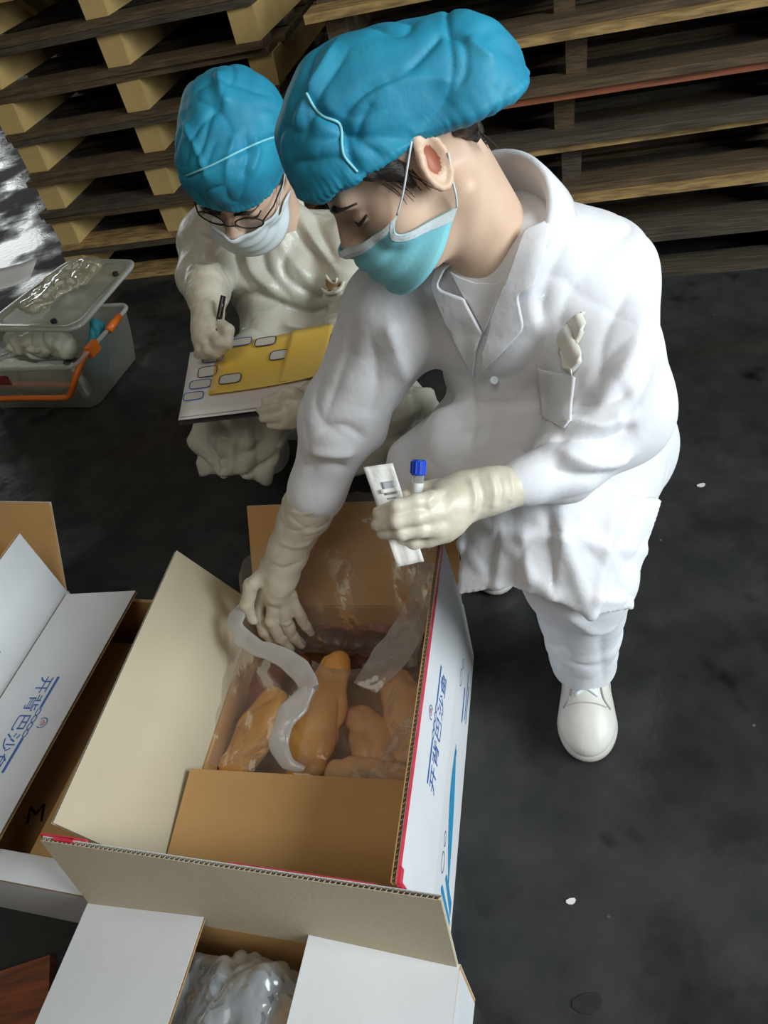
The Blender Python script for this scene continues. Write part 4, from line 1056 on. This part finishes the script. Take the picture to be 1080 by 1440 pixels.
# mask and glasses
G = mask_mesh(frB, headB, top, bot, mang)
mb = part('face_mask', *shell(G, .002), 'mask_white', B, smooth=True)
for j, s in ((0, -1), (-1, 1)):
    part('ear_loop', *tube(smoothpath([G[0, j], frB.w((s * .084, .012, .020)), frB.w((s * .083, -.004, .032))], 6), .0013, 6), 'mask_white', mb, smooth=True)
gl = part('spectacles', *tube(frB.w(np.array([(-.012, .112, .004), (-.006, .116, .009), (0, .117, .010), (.006, .116, .009), (.012, .112, .004)])), .0014, 6), 'black_ink', B, smooth=True)
MT['lens'] = film('lens', (0.8, 0.85, 0.85), 0.06, 0.08, 0.0, 5, 0.6)
for s in (-1, 1):
    R_ = [(s * (.034 + .024 * math.cos(a)), .108 - .010 * (1 + math.cos(a)) * .5, .002 + .017 * math.sin(a)) for a in np.linspace(0, 2 * math.pi, 25)[:-1]]
    R_ = frB.w(np.array(R_)); part('rim', *tube(R_, .0014, 6, close=True), 'black_ink', gl, smooth=True)
    part('lens', np.vstack([R_.mean(0), R_]), [(0, i + 1, (i + 1) % 24 + 1) for i in range(24)], 'lens', gl)
    part('temple', *tube(frB.w(np.array([(s * .058, .098, .006), (s * .072, .07, .008), (s * .080, .03, .010), (s * .083, -.004, .012)])), .0014, 6), 'black_ink', gl, smooth=True)

# ---- clipboard with papers
c00, c10, c01, c11 = at(268, 497, 1.515), at(474, 466, 1.51), at(252, 594, 1.400), at(446, 572, 1.385)
def bl(s, t): return c00 * (1 - s) * (1 - t) + c10 * s * (1 - t) + c01 * (1 - s) * t + c11 * s * t
nB = nrm(np.cross(bl(1, .5) - bl(0, .5), bl(.5, 0) - bl(.5, 1)))
if np.dot(nB, _F) > 0: nB = -nB
cb = thing('clipboard', 'dark clipboard with yellow and white label sheets held over the lap', 'clipboard', bl(.5, .5) - nB * .01)
def sheet3(s0, s1, t0, t1, h, curl=0.0, n=10):
    return np.array([[bl(s0 + (s1 - s0) * i / n, t0 + (t1 - t0) * j / n) + nB * (h + curl * ((i / n) ** 3 + .6 * (j / n) ** 4)) for i in range(n + 1)] for j in range(n + 1)])
MT['board'] = mat('board', (0.03, 0.025, 0.03), .5); MT['paper'] = mat('paper', (0.78, 0.74, 0.72), .7, (0.74, 0.70, 0.68), 12); MT['yellow_paper'] = mat('yellow_paper', (0.80, 0.52, 0.07), .55, (0.86, 0.60, 0.14), 6)
part('board', *shell(sheet3(-.005, 1, -.01, 1.01, -.003), .004), 'board', cb)
part('white_sheet', *shell(sheet3(.0, .92, .0, 1.0, .002, .006), .0012), 'paper', cb, smooth=True)
part('white_sheet', *shell(sheet3(.01, .9, .02, .98, .0045, .008), .0010), 'paper', cb, smooth=True)
ys = part('yellow_sheet', *shell(sheet3(.20, .97, -.02, .74, .007, .012), .0012), 'yellow_paper', cb, smooth=True)
part('yellow_sheet', *shell(sheet3(.70, .99, -.01, .72, .016, .006), .0012), 'yellow_paper', cb, smooth=True)
part('clip', *join(boxm(bl(.97, .10) + nB * .004, (bl(1.03, .1) - bl(.97, .1)), (bl(.97, .55) - bl(.97, .1)), nB * .014)), 'board', cb)
def label_box(s, t, w_, h_, on, h0):
    c = bl(s, t); u = bl(s + w_ / 2, t) - c; v = bl(s, t + h_ / 2) - c; P = []
    for a in np.linspace(0, 2 * math.pi, 29)[:-1]:
        x, y = math.cos(a), math.sin(a); q = (abs(x) ** 5 + abs(y) ** 5) ** .2; P.append(c + u * x / q + v * y / q + nB * h0)
    pp = part('label', np.vstack([c + nB * h0, np.array(P)]), [(0, i + 1, (i + 1) % 28 + 1) for i in range(28)], 'label_paper', cb)
    part('outline', *tube(np.array(P) + nB * .0006, .0009, 5, close=True), 'blue_ink' if rng.random() < .3 else 'board', pp)
MT['label_paper'] = mat('label_paper', (0.62, 0.58, 0.52), .7)
for s, t, w_, h_ in ((.175, .17, .14, .13), (.155, .37, .13, .15), (.12, .54, .15, .12), (.085, .70, .14, .11)): label_box(s, t, w_, h_, 0, .0075)
for s, t, w_, h_ in ((.335, .55, .15, .13), (.36, .02, .14, .11), (.53, .07, .14, .12), (.80, .06, .14, .11), (.65, .30, .13, .13)): label_box(s, t, w_, h_, 0, .0125)
# ---- pen
pt, pb = at(314, 416, 1.432), at(300, 494, 1.446)
pen = thing('pen', 'black pen with silver clip held over the clipboard', 'pen', pb)
ax_ = nrm(pb - pt); L_ = np.linalg.norm(pb - pt)
MT['pen_black'] = mat('pen_black', (.012, .012, .014), .25); MT['steel'] = mat('steel', (.6, .6, .62), .25, metallic=.9)
part('cap', *tube([pt, pt + ax_ * L_ * .42], [.0052, .0058], 12), 'pen_black', pen, smooth=True)
part('barrel', *tube([pt + ax_ * L_ * .42, pt + ax_ * L_ * .90], [.0052, .0050], 12), 'pen_black', pen, smooth=True)
part('ring', *tube([pt + ax_ * L_ * .42, pt + ax_ * L_ * .47], [.0060, .0060], 12), 'steel', pen, smooth=True)
part('tip', *tube([pt + ax_ * L_ * .90, pb], [.0045, .001], 12), 'steel', pen, smooth=True)
part('clip', *boxm(pt + ax_ * L_ * .04 - _F * .0065, ax_ * L_ * .36, _R * .003, -_F * .0015), 'pen_black', pen)
# ================================================================= held things
def pouch():
    a0, a1, b0, b1 = at(511, 657, .868), at(552, 651, .868), at(559, 797, .868), at(596, 789, .868)
    G = np.zeros((22, 8, 3))
    for i in range(22):
        t = i / 21
        for j in range(8):
            s = j / 7; p = (a0 * (1 - s) + a1 * s) * (1 - t) + (b0 * (1 - s) + b1 * s) * t
            G[i, j] = p + _F * (.004 * math.sin(t * 5) + .0015 * math.sin(s * 9 + t * 7) + .002 * math.sin(3 * s))
    MT['pouch_paper'] = mat('pouch_paper', (.72, .70, .66), .5, (.66, .64, .60), 20, bump=.4, bscale=60)
    p = thing('swab_pouch', 'torn white paper swab pouch pinched between gloved fingers', 'pouch', b0)
    o = part('sleeve', *shell(G, .0012), 'pouch_paper', p, smooth=True)
    def patch(t0, t1, s0, s1, m, nm, off=.0016):
        H = np.array([[((a0 * (1 - s) + a1 * s) * (1 - t) + (b0 * (1 - s) + b1 * s) * t) + _F * (.004 * math.sin(t * 5) - off + .0015 * math.sin(s * 9 + t * 7) + .002 * math.sin(3 * s)) for s in np.linspace(s0, s1, 6)] for t in np.linspace(t0, t1, 6)])
        part(nm, *shell(H, .0008), m, p, smooth=True)
    patch(.17, .30, .42, .86, 'shoe_grey', 'window'); patch(.24, .28, .30, .95, 'pouch_paper', 'torn_edge', .003)
    for k in range(3): patch(.33 + .035 * k, .345 + .035 * k, .45 + .06 * k, .80 + .03 * k, 'shoe_grey', 'printed_line')
pouch()
def test_tube():
    t0, t1 = at(589, 647, .878), at(584, 742, .892); ax = nrm(t1 - t0); L = np.linalg.norm(t1 - t0)
    MT['cap_royal'] = mat('cap_royal', (.01, .06, .55), .4); MT['tube_clear'] = film('tube_clear', (.75, .80, .80), .30, .12, 0, 5, .5); MT['tube_label'] = mat('tube_label', (.75, .76, .75), .6)
    r = thing('test_tube', 'small clear sample tube with blue screw cap held upright in gloved hand', 'tube', t1)
    V, F = tube([t0, t0 + ax * .0015, t0 + ax * .0155, t0 + ax * .017], [.0076, .0086, .0086, .0080], 24); cp = part('cap', V, F, 'cap_royal', r, smooth=False)
    u, v = frame_of(ax)
    for k in range(12):
        a = 2 * math.pi * k / 12; d_ = math.cos(a) * u + math.sin(a) * v
        part('ridge', *tube([t0 + ax * .002 + d_ * .0086, t0 + ax * .015 + d_ * .0086], .0008, 5), 'cap_royal', cp)
    part('dimple', *tube([t0 - ax * .0004, t0 + ax * .0006], [.0045, .0045], 16), 'blue_ink', cp)
    part('barrel', *tube([t0 + ax * .016, t0 + ax * .05, t0 + ax * (L - .01), t1], [.0070, .0070, .0068, .003], 24), 'tube_clear', r, smooth=True)
    part('label', *tube([t0 + ax * .026, t0 + ax * .062], [.0073, .0073], 24, cap=False), 'tube_label', r, smooth=True)
test_tube()
pg = patch_on(coT, [(786, 468), (797, 452), (808, 444), (822, 435), (822, 458), (815, 480), (819, 503), (803, 526), (790, 522), (784, 495)], .013, 'latex_cool', None, 'folded_glove', .008, 3)
for v_ in pg.data.vertices:
    q = np.array([v_.co[:]]); v_.co = Vector(q[0] - _F * (.004 * math.sin(q[0, 0] * 420) + .003 * float(vnoise(q * 50)[0])))
tag(pg, 'crumpled pale glove sticking out of the coat chest pocket', 'glove')
# ================================================================= inside the open carton: fish and liner bag
MT['fish_orange'] = mat('fish_orange', (.92, .50, .14), .4, (.82, .38, .10), 14, bump=.3, bscale=30)  # warm bounce off the kraft walls put into the fish colour
MT['fish_peach'] = mat('fish_peach', (.88, .52, .24), .4, (.76, .38, .15), 12, bump=.3, bscale=30)  # peach also carries the warm kraft bounce as colour
MT['fish_shaded'] = mat('fish_shaded', (.10, .032, .020), .35, (.04, .014, .010), 20, bump=.5, bscale=40)  # dark meat, with the pit's shadow put into the colour
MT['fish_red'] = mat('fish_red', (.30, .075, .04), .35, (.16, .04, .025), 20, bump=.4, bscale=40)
def fillet(px, R, z, m, label, flat=1.8, seed=0):
    P = [onz(x, y, zz) for (x, y), zz in zip(px, z)]
    P = smoothpath(P, 3); k = len(P); RR = np.interp(np.linspace(0, 1, k), np.linspace(0, 1, len(R)), R)
    P[:, 2] = np.maximum(P[:, 2], RR / flat + .009)
    S = SDF(P.min(0) - RR.max() - .02, P.max(0) + RR.max() + .02, .004)
    S.chain(P, RR, k=.006, flat=((0, 0, 1), flat))
    V, Q = S.mesh(1); V = wrinkle(V, Q, [], .0055, 17 + seed)
    return single('fish_piece', V, Q, m, label, 'fish', 'frozen fish pieces in the carton', True)
fillet([(466, 935), (455, 985), (440, 1040), (428, 1085)], [.030, .046, .046, .032], [.150, .150, .145, .13], 'fish_orange', 'long bright orange fish piece in the middle of the carton')
fillet([(560, 962), (575, 1000), (570, 1050)], [.032, .044, .034], [.125, .125, .12], 'fish_peach', 'peach fish piece with a dark eye spot beside the taped flap')
fillet([(505, 1010), (530, 1050), (540, 1095)], [.028, .042, .030], [.12, .12, .11], 'fish_peach', 'peach fish piece right of the long orange one')
fillet([(475, 1085), (520, 1095), (560, 1090)], [.024, .034, .026], [.14, .14, .14], 'fish_peach', 'short peach fish piece against the folded-in flap')
fillet([(385, 985), (360, 1030), (335, 1070)], [.030, .044, .032], [.12, .12, .12], 'fish_orange', 'orange fish piece left of the long one, by the pale flap')
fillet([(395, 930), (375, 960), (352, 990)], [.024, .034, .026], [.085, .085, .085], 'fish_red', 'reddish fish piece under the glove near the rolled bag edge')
fillet([(415, 905), (480, 895), (545, 900)], [.024, .040, .030], [.09, .09, .09], 'fish_shaded', 'dark fish piece, darkened further for shade, in the pit below the reaching hand')
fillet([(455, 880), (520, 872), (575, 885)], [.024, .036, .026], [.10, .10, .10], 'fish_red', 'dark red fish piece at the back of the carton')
fillet([(415, 915), (425, 935), (440, 950)], [.016, .020, .014], [.10, .10, .10], 'fish_red', 'small red fish piece touching the long orange one')
fillet([(500, 930), (550, 925), (590, 920)], [.020, .034, .024], [.09, .09, .09], 'fish_shaded', 'dark fish piece, darkened further for shade, half under the hanging bag fold')
h = onz(566, 974, .165)
V, F = tube([h - zv * .004, h + zv * .0], [.010, .006], 14)
MT['bag'] = film('bag', (.90, .84, .78), .09, .14, .5, 22, .32)
MT['bag_milky'] = film('bag_milky', (.90, .89, .87), .56, .22, .5, 30, .45)
MT['bag_white'] = film('bag_white', (.80, .87, .92), .46, .15, .7, 18, .5)
bag = thing('liner_bag', 'clear plastic liner bag bunched open inside the red taped carton', 'bag', onz(450, 950, .02))
def drape(rows, nm, m, amp=.006, sc=18, nu=6, nv=8, seed=0):
    R_ = [smoothpath(r, nu) for r in rows]; R_ = np.array(R_); R_ = np.array([smoothpath(R_[:, j], nv) for j in range(R_.shape[1])]).transpose(1, 0, 2)
    q = R_.reshape(-1, 3)
    d = np.stack([vnoise(q * sc + 5 + seed), vnoise(q * sc + 11 + seed), vnoise(q * sc + 17 + seed)], 1) * amp + np.stack([vnoise(q * sc * 2.7 + 5 + seed), vnoise(q * sc * 2.7 + 1), vnoise(q * sc * 2.7 + 9)], 1) * amp * .45
    R_ = (q + d).reshape(R_.shape)
    o = part(nm, *gridm(R_), m, bag, smooth=True); return R_
O = onz
drape([P3((332, 850, 1.40), (348, 785, 1.42), (398, 742, 1.42), (452, 712, 1.40), (505, 690, 1.37), (560, 698, 1.34), (604, 752, 1.30), (614, 800, 1.28)),
       P3((340, 868, 1.42), (362, 825, 1.44), (405, 800, 1.43), (455, 785, 1.42), (508, 778, 1.39), (558, 782, 1.37), (594, 815, 1.33), (602, 845, 1.31)),
       [O(352, 900, .17), O(382, 896, .165), O(420, 894, .16), O(462, 892, .16), O(510, 890, .16), O(552, 892, .16), O(580, 900, .165), O(592, 915, .18)],
       [O(365, 925, .12), O(395, 925, .12), O(428, 922, .12), O(466, 920, .12), O(508, 918, .12), O(542, 920, .12), O(568, 925, .12), O(578, 935, .13)]], 'back_wall', 'bag', .012, 15)
drape([P3((590, 790, 1.37), (620, 790, 1.34)), [O(570, 850, .20), O(610, 860, .20)], [O(525, 915, .18), O(575, 930, .18)], [O(497, 958, .16), O(530, 975, .16)]], 'hanging_fold', 'bag_milky', .005, 22, seed=3)
drape([[O(332, 865, .235), O(352, 905, .23), O(395, 935, .22), O(432, 965, .21)], [O(318, 930, .20), O(345, 965, .19), O(380, 985, .18), O(410, 1005, .19)],
       [O(302, 1000, .18), O(335, 1020, .165), O(370, 1035, .165), O(400, 1050, .18)], [O(290, 1075, .165), O(325, 1080, .16), O(370, 1085, .165), O(405, 1090, .17)]], 'front_drape', 'bag', .008, 20, seed=7)
drape([[O(440, 930, .20), O(500, 940, .19), O(560, 920, .20), O(598, 905, .20)], [O(430, 1000, .205), O(500, 990, .18), O(550, 980, .18), O(590, 985, .19)], [O(420, 1070, .19), O(490, 1060, .175), O(540, 1060, .17), O(580, 1060, .19)],
       [O(410, 1105, .17), O(480, 1112, .18), O(530, 1118, .185), O(575, 1122, .19)]], 'front_cover', 'bag', .007, 20, seed=5)
def roll(px, R, nm, m, seed=0, flat=.45):
    P = smoothpath([O(x, y, z) for x, y, z in px], 6); k = len(P); RR = np.interp(np.linspace(0, 1, k), np.linspace(0, 1, len(R)), R)
    V, F = tube(P, RR, 18, flat=flat, cap=False); V = V + .0045 * np.stack([vnoise(V * 40 + seed), vnoise(V * 40 + 7 + seed), vnoise(V * 40 + 13)], 1)
    part(nm, V, F, m, bag, smooth=True)
roll([(352, 848, .27), (334, 862, .26), (335, 888, .255), (360, 910, .25), (395, 925, .245), (425, 945, .24), (436, 972, .235)], [.004, .017, .016, .015, .017, .019, .016], 'rolled_edge', 'bag_milky', 2)
roll([(436, 965, .235), (420, 990, .23), (398, 1015, .225), (392, 1045, .215), (405, 1070, .205), (425, 1082, .20)], [.014, .022, .020, .016, .012, .003], 'rolled_edge', 'bag_milky', 5)

# ---- bag of fish in the nearest carton
def near_bag():
    c = oC + eC * .34 + mC * .20
    b = thing('fish_bag', 'crumpled clear bag of frozen fish in the nearest carton', 'bag', c + zv * .01)
    S = SDF(c + np.array([-.24, -.22, .0]), c + np.array([.24, .24, .24]), .0045)
    Ax = np.array([eC, mC, zv])
    S.rbox(c + zv * .085, (.235, .165, .075), Ax, .04, k=.01); S.ell(c + zv * .135 - eC * .055 - mC * .04, (.075, .12, .075), Ax, k=.03); S.ell(c + zv * .13 - mC * .11 - eC * .05, (.07, .06, .065), Ax, k=.03)
    V, Q = S.mesh(1)
    V = wrinkle(V, Q, [([c + zv * .17 + eC * (.12 - .03 * i) - mC * .15, c + zv * .19 + eC * (.10 - .03 * i + .02 * math.sin(i)), c + zv * .17 + eC * (.13 - .045 * i) + mC * .15], .008, .010) for i in range(8)], .007, 20); V = wrinkle(V, Q, [], .0018, 36)
    part('film', V, Q, 'bag_white', b, smooth=True)
    for i, (x, y, L_, r_, m) in enumerate(((.10, -.06, .07, .035, 'ice'), (.02, -.02, .08, .035, 'ice'), (-.11, -.06, .06, .032, 'fish_peach'), (.08, .06, .08, .035, 'ice'), (-.08, .06, .08, .034, 'fish_peach'), (.16, .0, .07, .03, 'ice'))):
        S = SDF(c + eC * x + mC * y + np.array([-.14, -.14, .0]), c + eC * x + mC * y + np.array([.14, .14, .18]), .005)
        S.cone(c + eC * x + mC * (y - L_) + zv * .09, c + eC * (x + .02) + mC * (y + L_) + zv * .09, r_, r_ * .8, k=.01, flat=(zv, 1.2)); V, Q = S.mesh(1)
        part('fish_piece', wrinkle(V, Q, [], .004, 25), Q, m, b, smooth=True)
MT['ice'] = mat('ice', (.60, .66, .68), .3, (.42, .47, .48), 25, bump=.4, bscale=30)
near_bag()
# ---- bag in the leftmost carton
c = oB + eE * .40 + mE * .12
S = SDF(c + np.array([-.2, -.25, .0]), c + np.array([.2, .25, .22]), .006)
S.rbox(c + zv * .085, (.15, .09, .075), np.array([eE, mE, zv]), .04, k=.01); S.ell(c + zv * .12, (.12, .07, .06), np.array([eE, mE, zv]), k=.04)
V, Q = S.mesh(1); single('fish_bag', wrinkle(V, Q, [], .009, 18), Q, 'fish_peach', 'beige bag of fish in the leftmost carton', 'bag', smooth=True)

# ================================================================= plastic tub with orange handle
MT['tub'] = film('tub', (.80, .82, .70), .36, .18, .05, 8, .5)
MT['tub_rim'] = film('tub_rim', (.85, .87, .80), .6, .15, .05, 8, .5)
MT['bag_yellow'] = film('bag_yellow', (.88, .84, .62), .42, .12, .6, 24, .45); MT['orange_plastic'] = mat('orange_plastic', (.90, .20, .02), .35); MT['teal_cloth'] = mat('teal_cloth', (.02, .22, .28), .6, (.03, .30, .36), 10, bump=.4, bscale=30)
MT['grey_pack'] = mat('grey_pack', (.16, .17, .16), .5, (.08, .085, .08), 9); MT['white_pack'] = mat('white_pack', (.78, .78, .68), .45, (.68, .68, .56), 8, bump=.4, bscale=20); MT['red_label'] = mat('red_label', (.35, .05, .05), .5, (.08, .05, .04), 40)
tb0 = onz(138, 577, 0); tb0[2] = 0
tu = nrm(np.array([-.90, .43, 0])); tv = np.array([-tu[1], tu[0], 0]); tv = tv if tv[1] > 0 else -tv
TL, TD, TH = .46, .30, .19
def rrect(c, hx, hy, r, n=6):
    out = []
    for sx, sy, a0 in ((1, 1, 0), (-1, 1, 90), (-1, -1, 180), (1, -1, 270)):
        for k in range(n + 1):
            a = math.radians(a0 + 90 * k / n); out.append((sx * (hx - r) + r * math.cos(a), sy * (hy - r) + r * math.sin(a)))
    return [c + x * tu + y * tv for x, y in out]
tc_ = tb0 + tu * TL / 2 + tv * TD / 2
tub = thing('storage_tub', 'clear plastic storage tub with orange handle on the floor', 'tub', tc_)
Rr = [rrect(tc_ + zv * z, TL / 2 + g, TD / 2 + g, .035) for z, g in ((.004, -.012), (.012, .0), (.07, .012), (.13, .022), (TH, .030))]
R_ = np.array([r + [r[0]] for r in Rr]); part('bin', *gridm(R_), 'tub', tub, smooth=True)
n = len(Rr[0]); part('base', np.array(Rr[0]), [tuple(range(n))], 'tub', tub)
part('rim', *tube(np.array(rrect(tc_ + zv * TH, TL / 2 + .034, TD / 2 + .034, .04)), .007, 8, close=True), 'tub_rim', tub, smooth=True)
yy = -(TD / 2 + .045)
hd = [tc_ + tu * x + tv * y + zv * z for x, y, z in ((-TL / 2 - .03, -.10, TH - .0), (-TL / 2 - .032, yy + .03, TH - .015), (-TL / 2 - .012, yy, TH - .05), (-TL / 2 + .03, yy, TH - .095), (-TL / 2 + .07, yy, TH - .105), (0, yy, TH - .105), (TL / 2 - .06, yy, TH - .105), (TL / 2 + .02, yy, TH - .06), (TL / 2 + .03, yy + .03, TH))]
part('handle', *tube(smoothpath(hd, 5), .0095, 8), 'orange_plastic', tub, smooth=True)
part('handle_hub', *tube([tc_ + tu * (-TL / 2 - .045) + tv * .02 + zv * (TH + .004), tc_ + tu * (-TL / 2 - .040) + tv * .10 + zv * (TH + .006)], [.012, .012], 12), 'orange_plastic', tub, smooth=True)
part('latch', *boxm(tc_ + tu * (-TL / 2 - .045) + tv * (-.10) + zv * (TH - .02), tu * .02, tv * .05, zv * .035), 'orange_plastic', tub)
pl = part('sticker', *boxm(tc_ + tu * .02 + tv * (-TD / 2 - .028) + zv * .125, tu * .2, tv * .001, zv * .035), 'red_label', tub, label='dark red printed sticker')
# things in the tub
def lump(name, pts, R, m, label, cat, fl=None, w_=.004, sc=24):
    P = np.array([tc_ + tu * x + tv * y + zv * z for x, y, z in pts]); S = SDF(P.min(0) - max(R) - .02, P.max(0) + max(R) + .02, .0045); S.chain(P, R, k=.01, flat=fl); V, Q = S.mesh(1)
    V = wrinkle(V, Q, [], w_, sc); V[:, 2] = np.maximum(V[:, 2], .006)
    return single(name, V, Q, m, label, cat, 'things kept in the tub', True)
lump('teal_cloth', [(-.19, -.02, .06), (-.20, .02, .14), (-.20, .06, .185)], [.03, .035, .025], 'teal_cloth', 'teal folded cloth at the handle end inside the tub', 'cloth')
lump('paper_pack', [(-.165, -.09, .035), (-.165, -.09, .12)], [.026, .024], 'white_pack', 'narrow white pack upright in the tub beside the teal cloth', 'pack', (tu, 2.2))
lump('swab_pack', [(-.08, -.075, .065), (.12, -.075, .085)], [.050, .060], 'white_pack', 'pale pack of swabs in the middle of the tub', 'pack', None, .008, 18)
lump('dark_pack', [(-.12, .05, .035), (-.01, .06, .035)], [.026, .028], 'grey_pack', 'dark grey pack at the bottom of the tub', 'pack')
lump('glove_pack', [(-.02, .065, .115), (.16, .065, .125)], [.048, .055], 'white_pack', 'pale crumpled glove pack under the lid', 'pack', None, .008, 18)
# lid lying askew on top
l00, l10, l11, l01 = onz(108, 463, .235), onz(192, 366, .235), onz(98, 364, .235), onz(-30, 462, .235)
lid = thing('tub_lid', 'clear plastic tub lid lying askew over the tub', 'lid', (l00 + l11) / 2)
def lb(s, t): return l00 * (1 - s) * (1 - t) + l10 * s * (1 - t) + l01 * (1 - s) * t + l11 * s * t
def lring(inset, z, r=.12, n=6):
    out = []
    for sx, sy, a0 in ((1, 1, 0), (0, 1, 90), (0, 0, 180), (1, 0, 270)):
        for k in range(n + 1):
            a = math.radians(a0 + 90 * k / n); cx = (1 - inset - r) if sx else (inset + r); cy = (1 - inset - r) if sy else (inset + r)
            out.append(lb(cx + r * math.cos(a), cy + r * math.sin(a)) + zv * z)
    return out
Lr = [lring(0, -.012), lring(0, .0), lring(.02, .004), lring(.06, .0), lring(.09, -.006)]
part('plate', *gridm(np.array([r + [r[0]] for r in Lr])), 'tub', lid, smooth=True)
part('panel', np.array(Lr[-1]), [tuple(range(len(Lr[-1])))], 'tub', lid)
part('rim', *tube(np.array(lring(.0, -.004)), .006, 8, close=True), 'tub_rim', lid, smooth=True)
for s, t in ((.78, .12), (.10, .30)): part('clip', *tube([lb(s, t) - zv * .006, lb(s, t) + zv * .006], [.010, .010], 12), 'black_ink', lid)
q = [lb(.25, .55), lb(.5, .5), lb(.75, .45)]; S = SDF(np.min(q, 0) - .12, np.max(q, 0) + .12, .005); S.chain([p + zv * .03 for p in q], [.06, .085, .06], k=.02, flat=(zv, 3.0)); V, Q = S.mesh(1)
single('plastic_bag', wrinkle(V, Q, [], .009, 18), Q, 'bag_yellow', 'crumpled glossy clear bag lying on the tub lid', 'bag', smooth=True)
# folded papers behind the tub
p0 = onz(0, 415, .2)
single('paper_sheet', *shell(np.array([[p0 + np.array([-.30 + .42 * i / 6, .02 + .20 * j / 4, .03 * math.sin(i) * .3 + .02]) for i in range(7)] for j in range(5)]), .002), 'paper', 'white papers on top of the tub at the picture edge', 'paper', smooth=True)
# ---- scraps on the floor
for (x, y, s, lab) in ((986, 683, .010, 'tiny white scrap on the floor right of the crouching person'), (803, 1268, .008, 'tiny white scrap on the floor in front of the sneaker'), (826, 1412, .022, 'flat black scrap on the floor at the bottom edge')):
    c = onz(x, y, 0); c[2] = .0006; P = [c + np.array([s * math.cos(a) * (1 + .3 * math.sin(3 * a)), s * .6 * math.sin(a), 0]) for a in np.linspace(0, 2 * math.pi, 9)[:-1]]
    single('floor_scrap', np.vstack([P, np.array(P) + zv * .0015]), [tuple(range(8))[::-1], tuple(range(8, 16))] + [(i, (i + 1) % 8, (i + 1) % 8 + 8, i + 8) for i in range(8)], 'paper' if s < .02 else 'black_ink', lab, 'scrap')
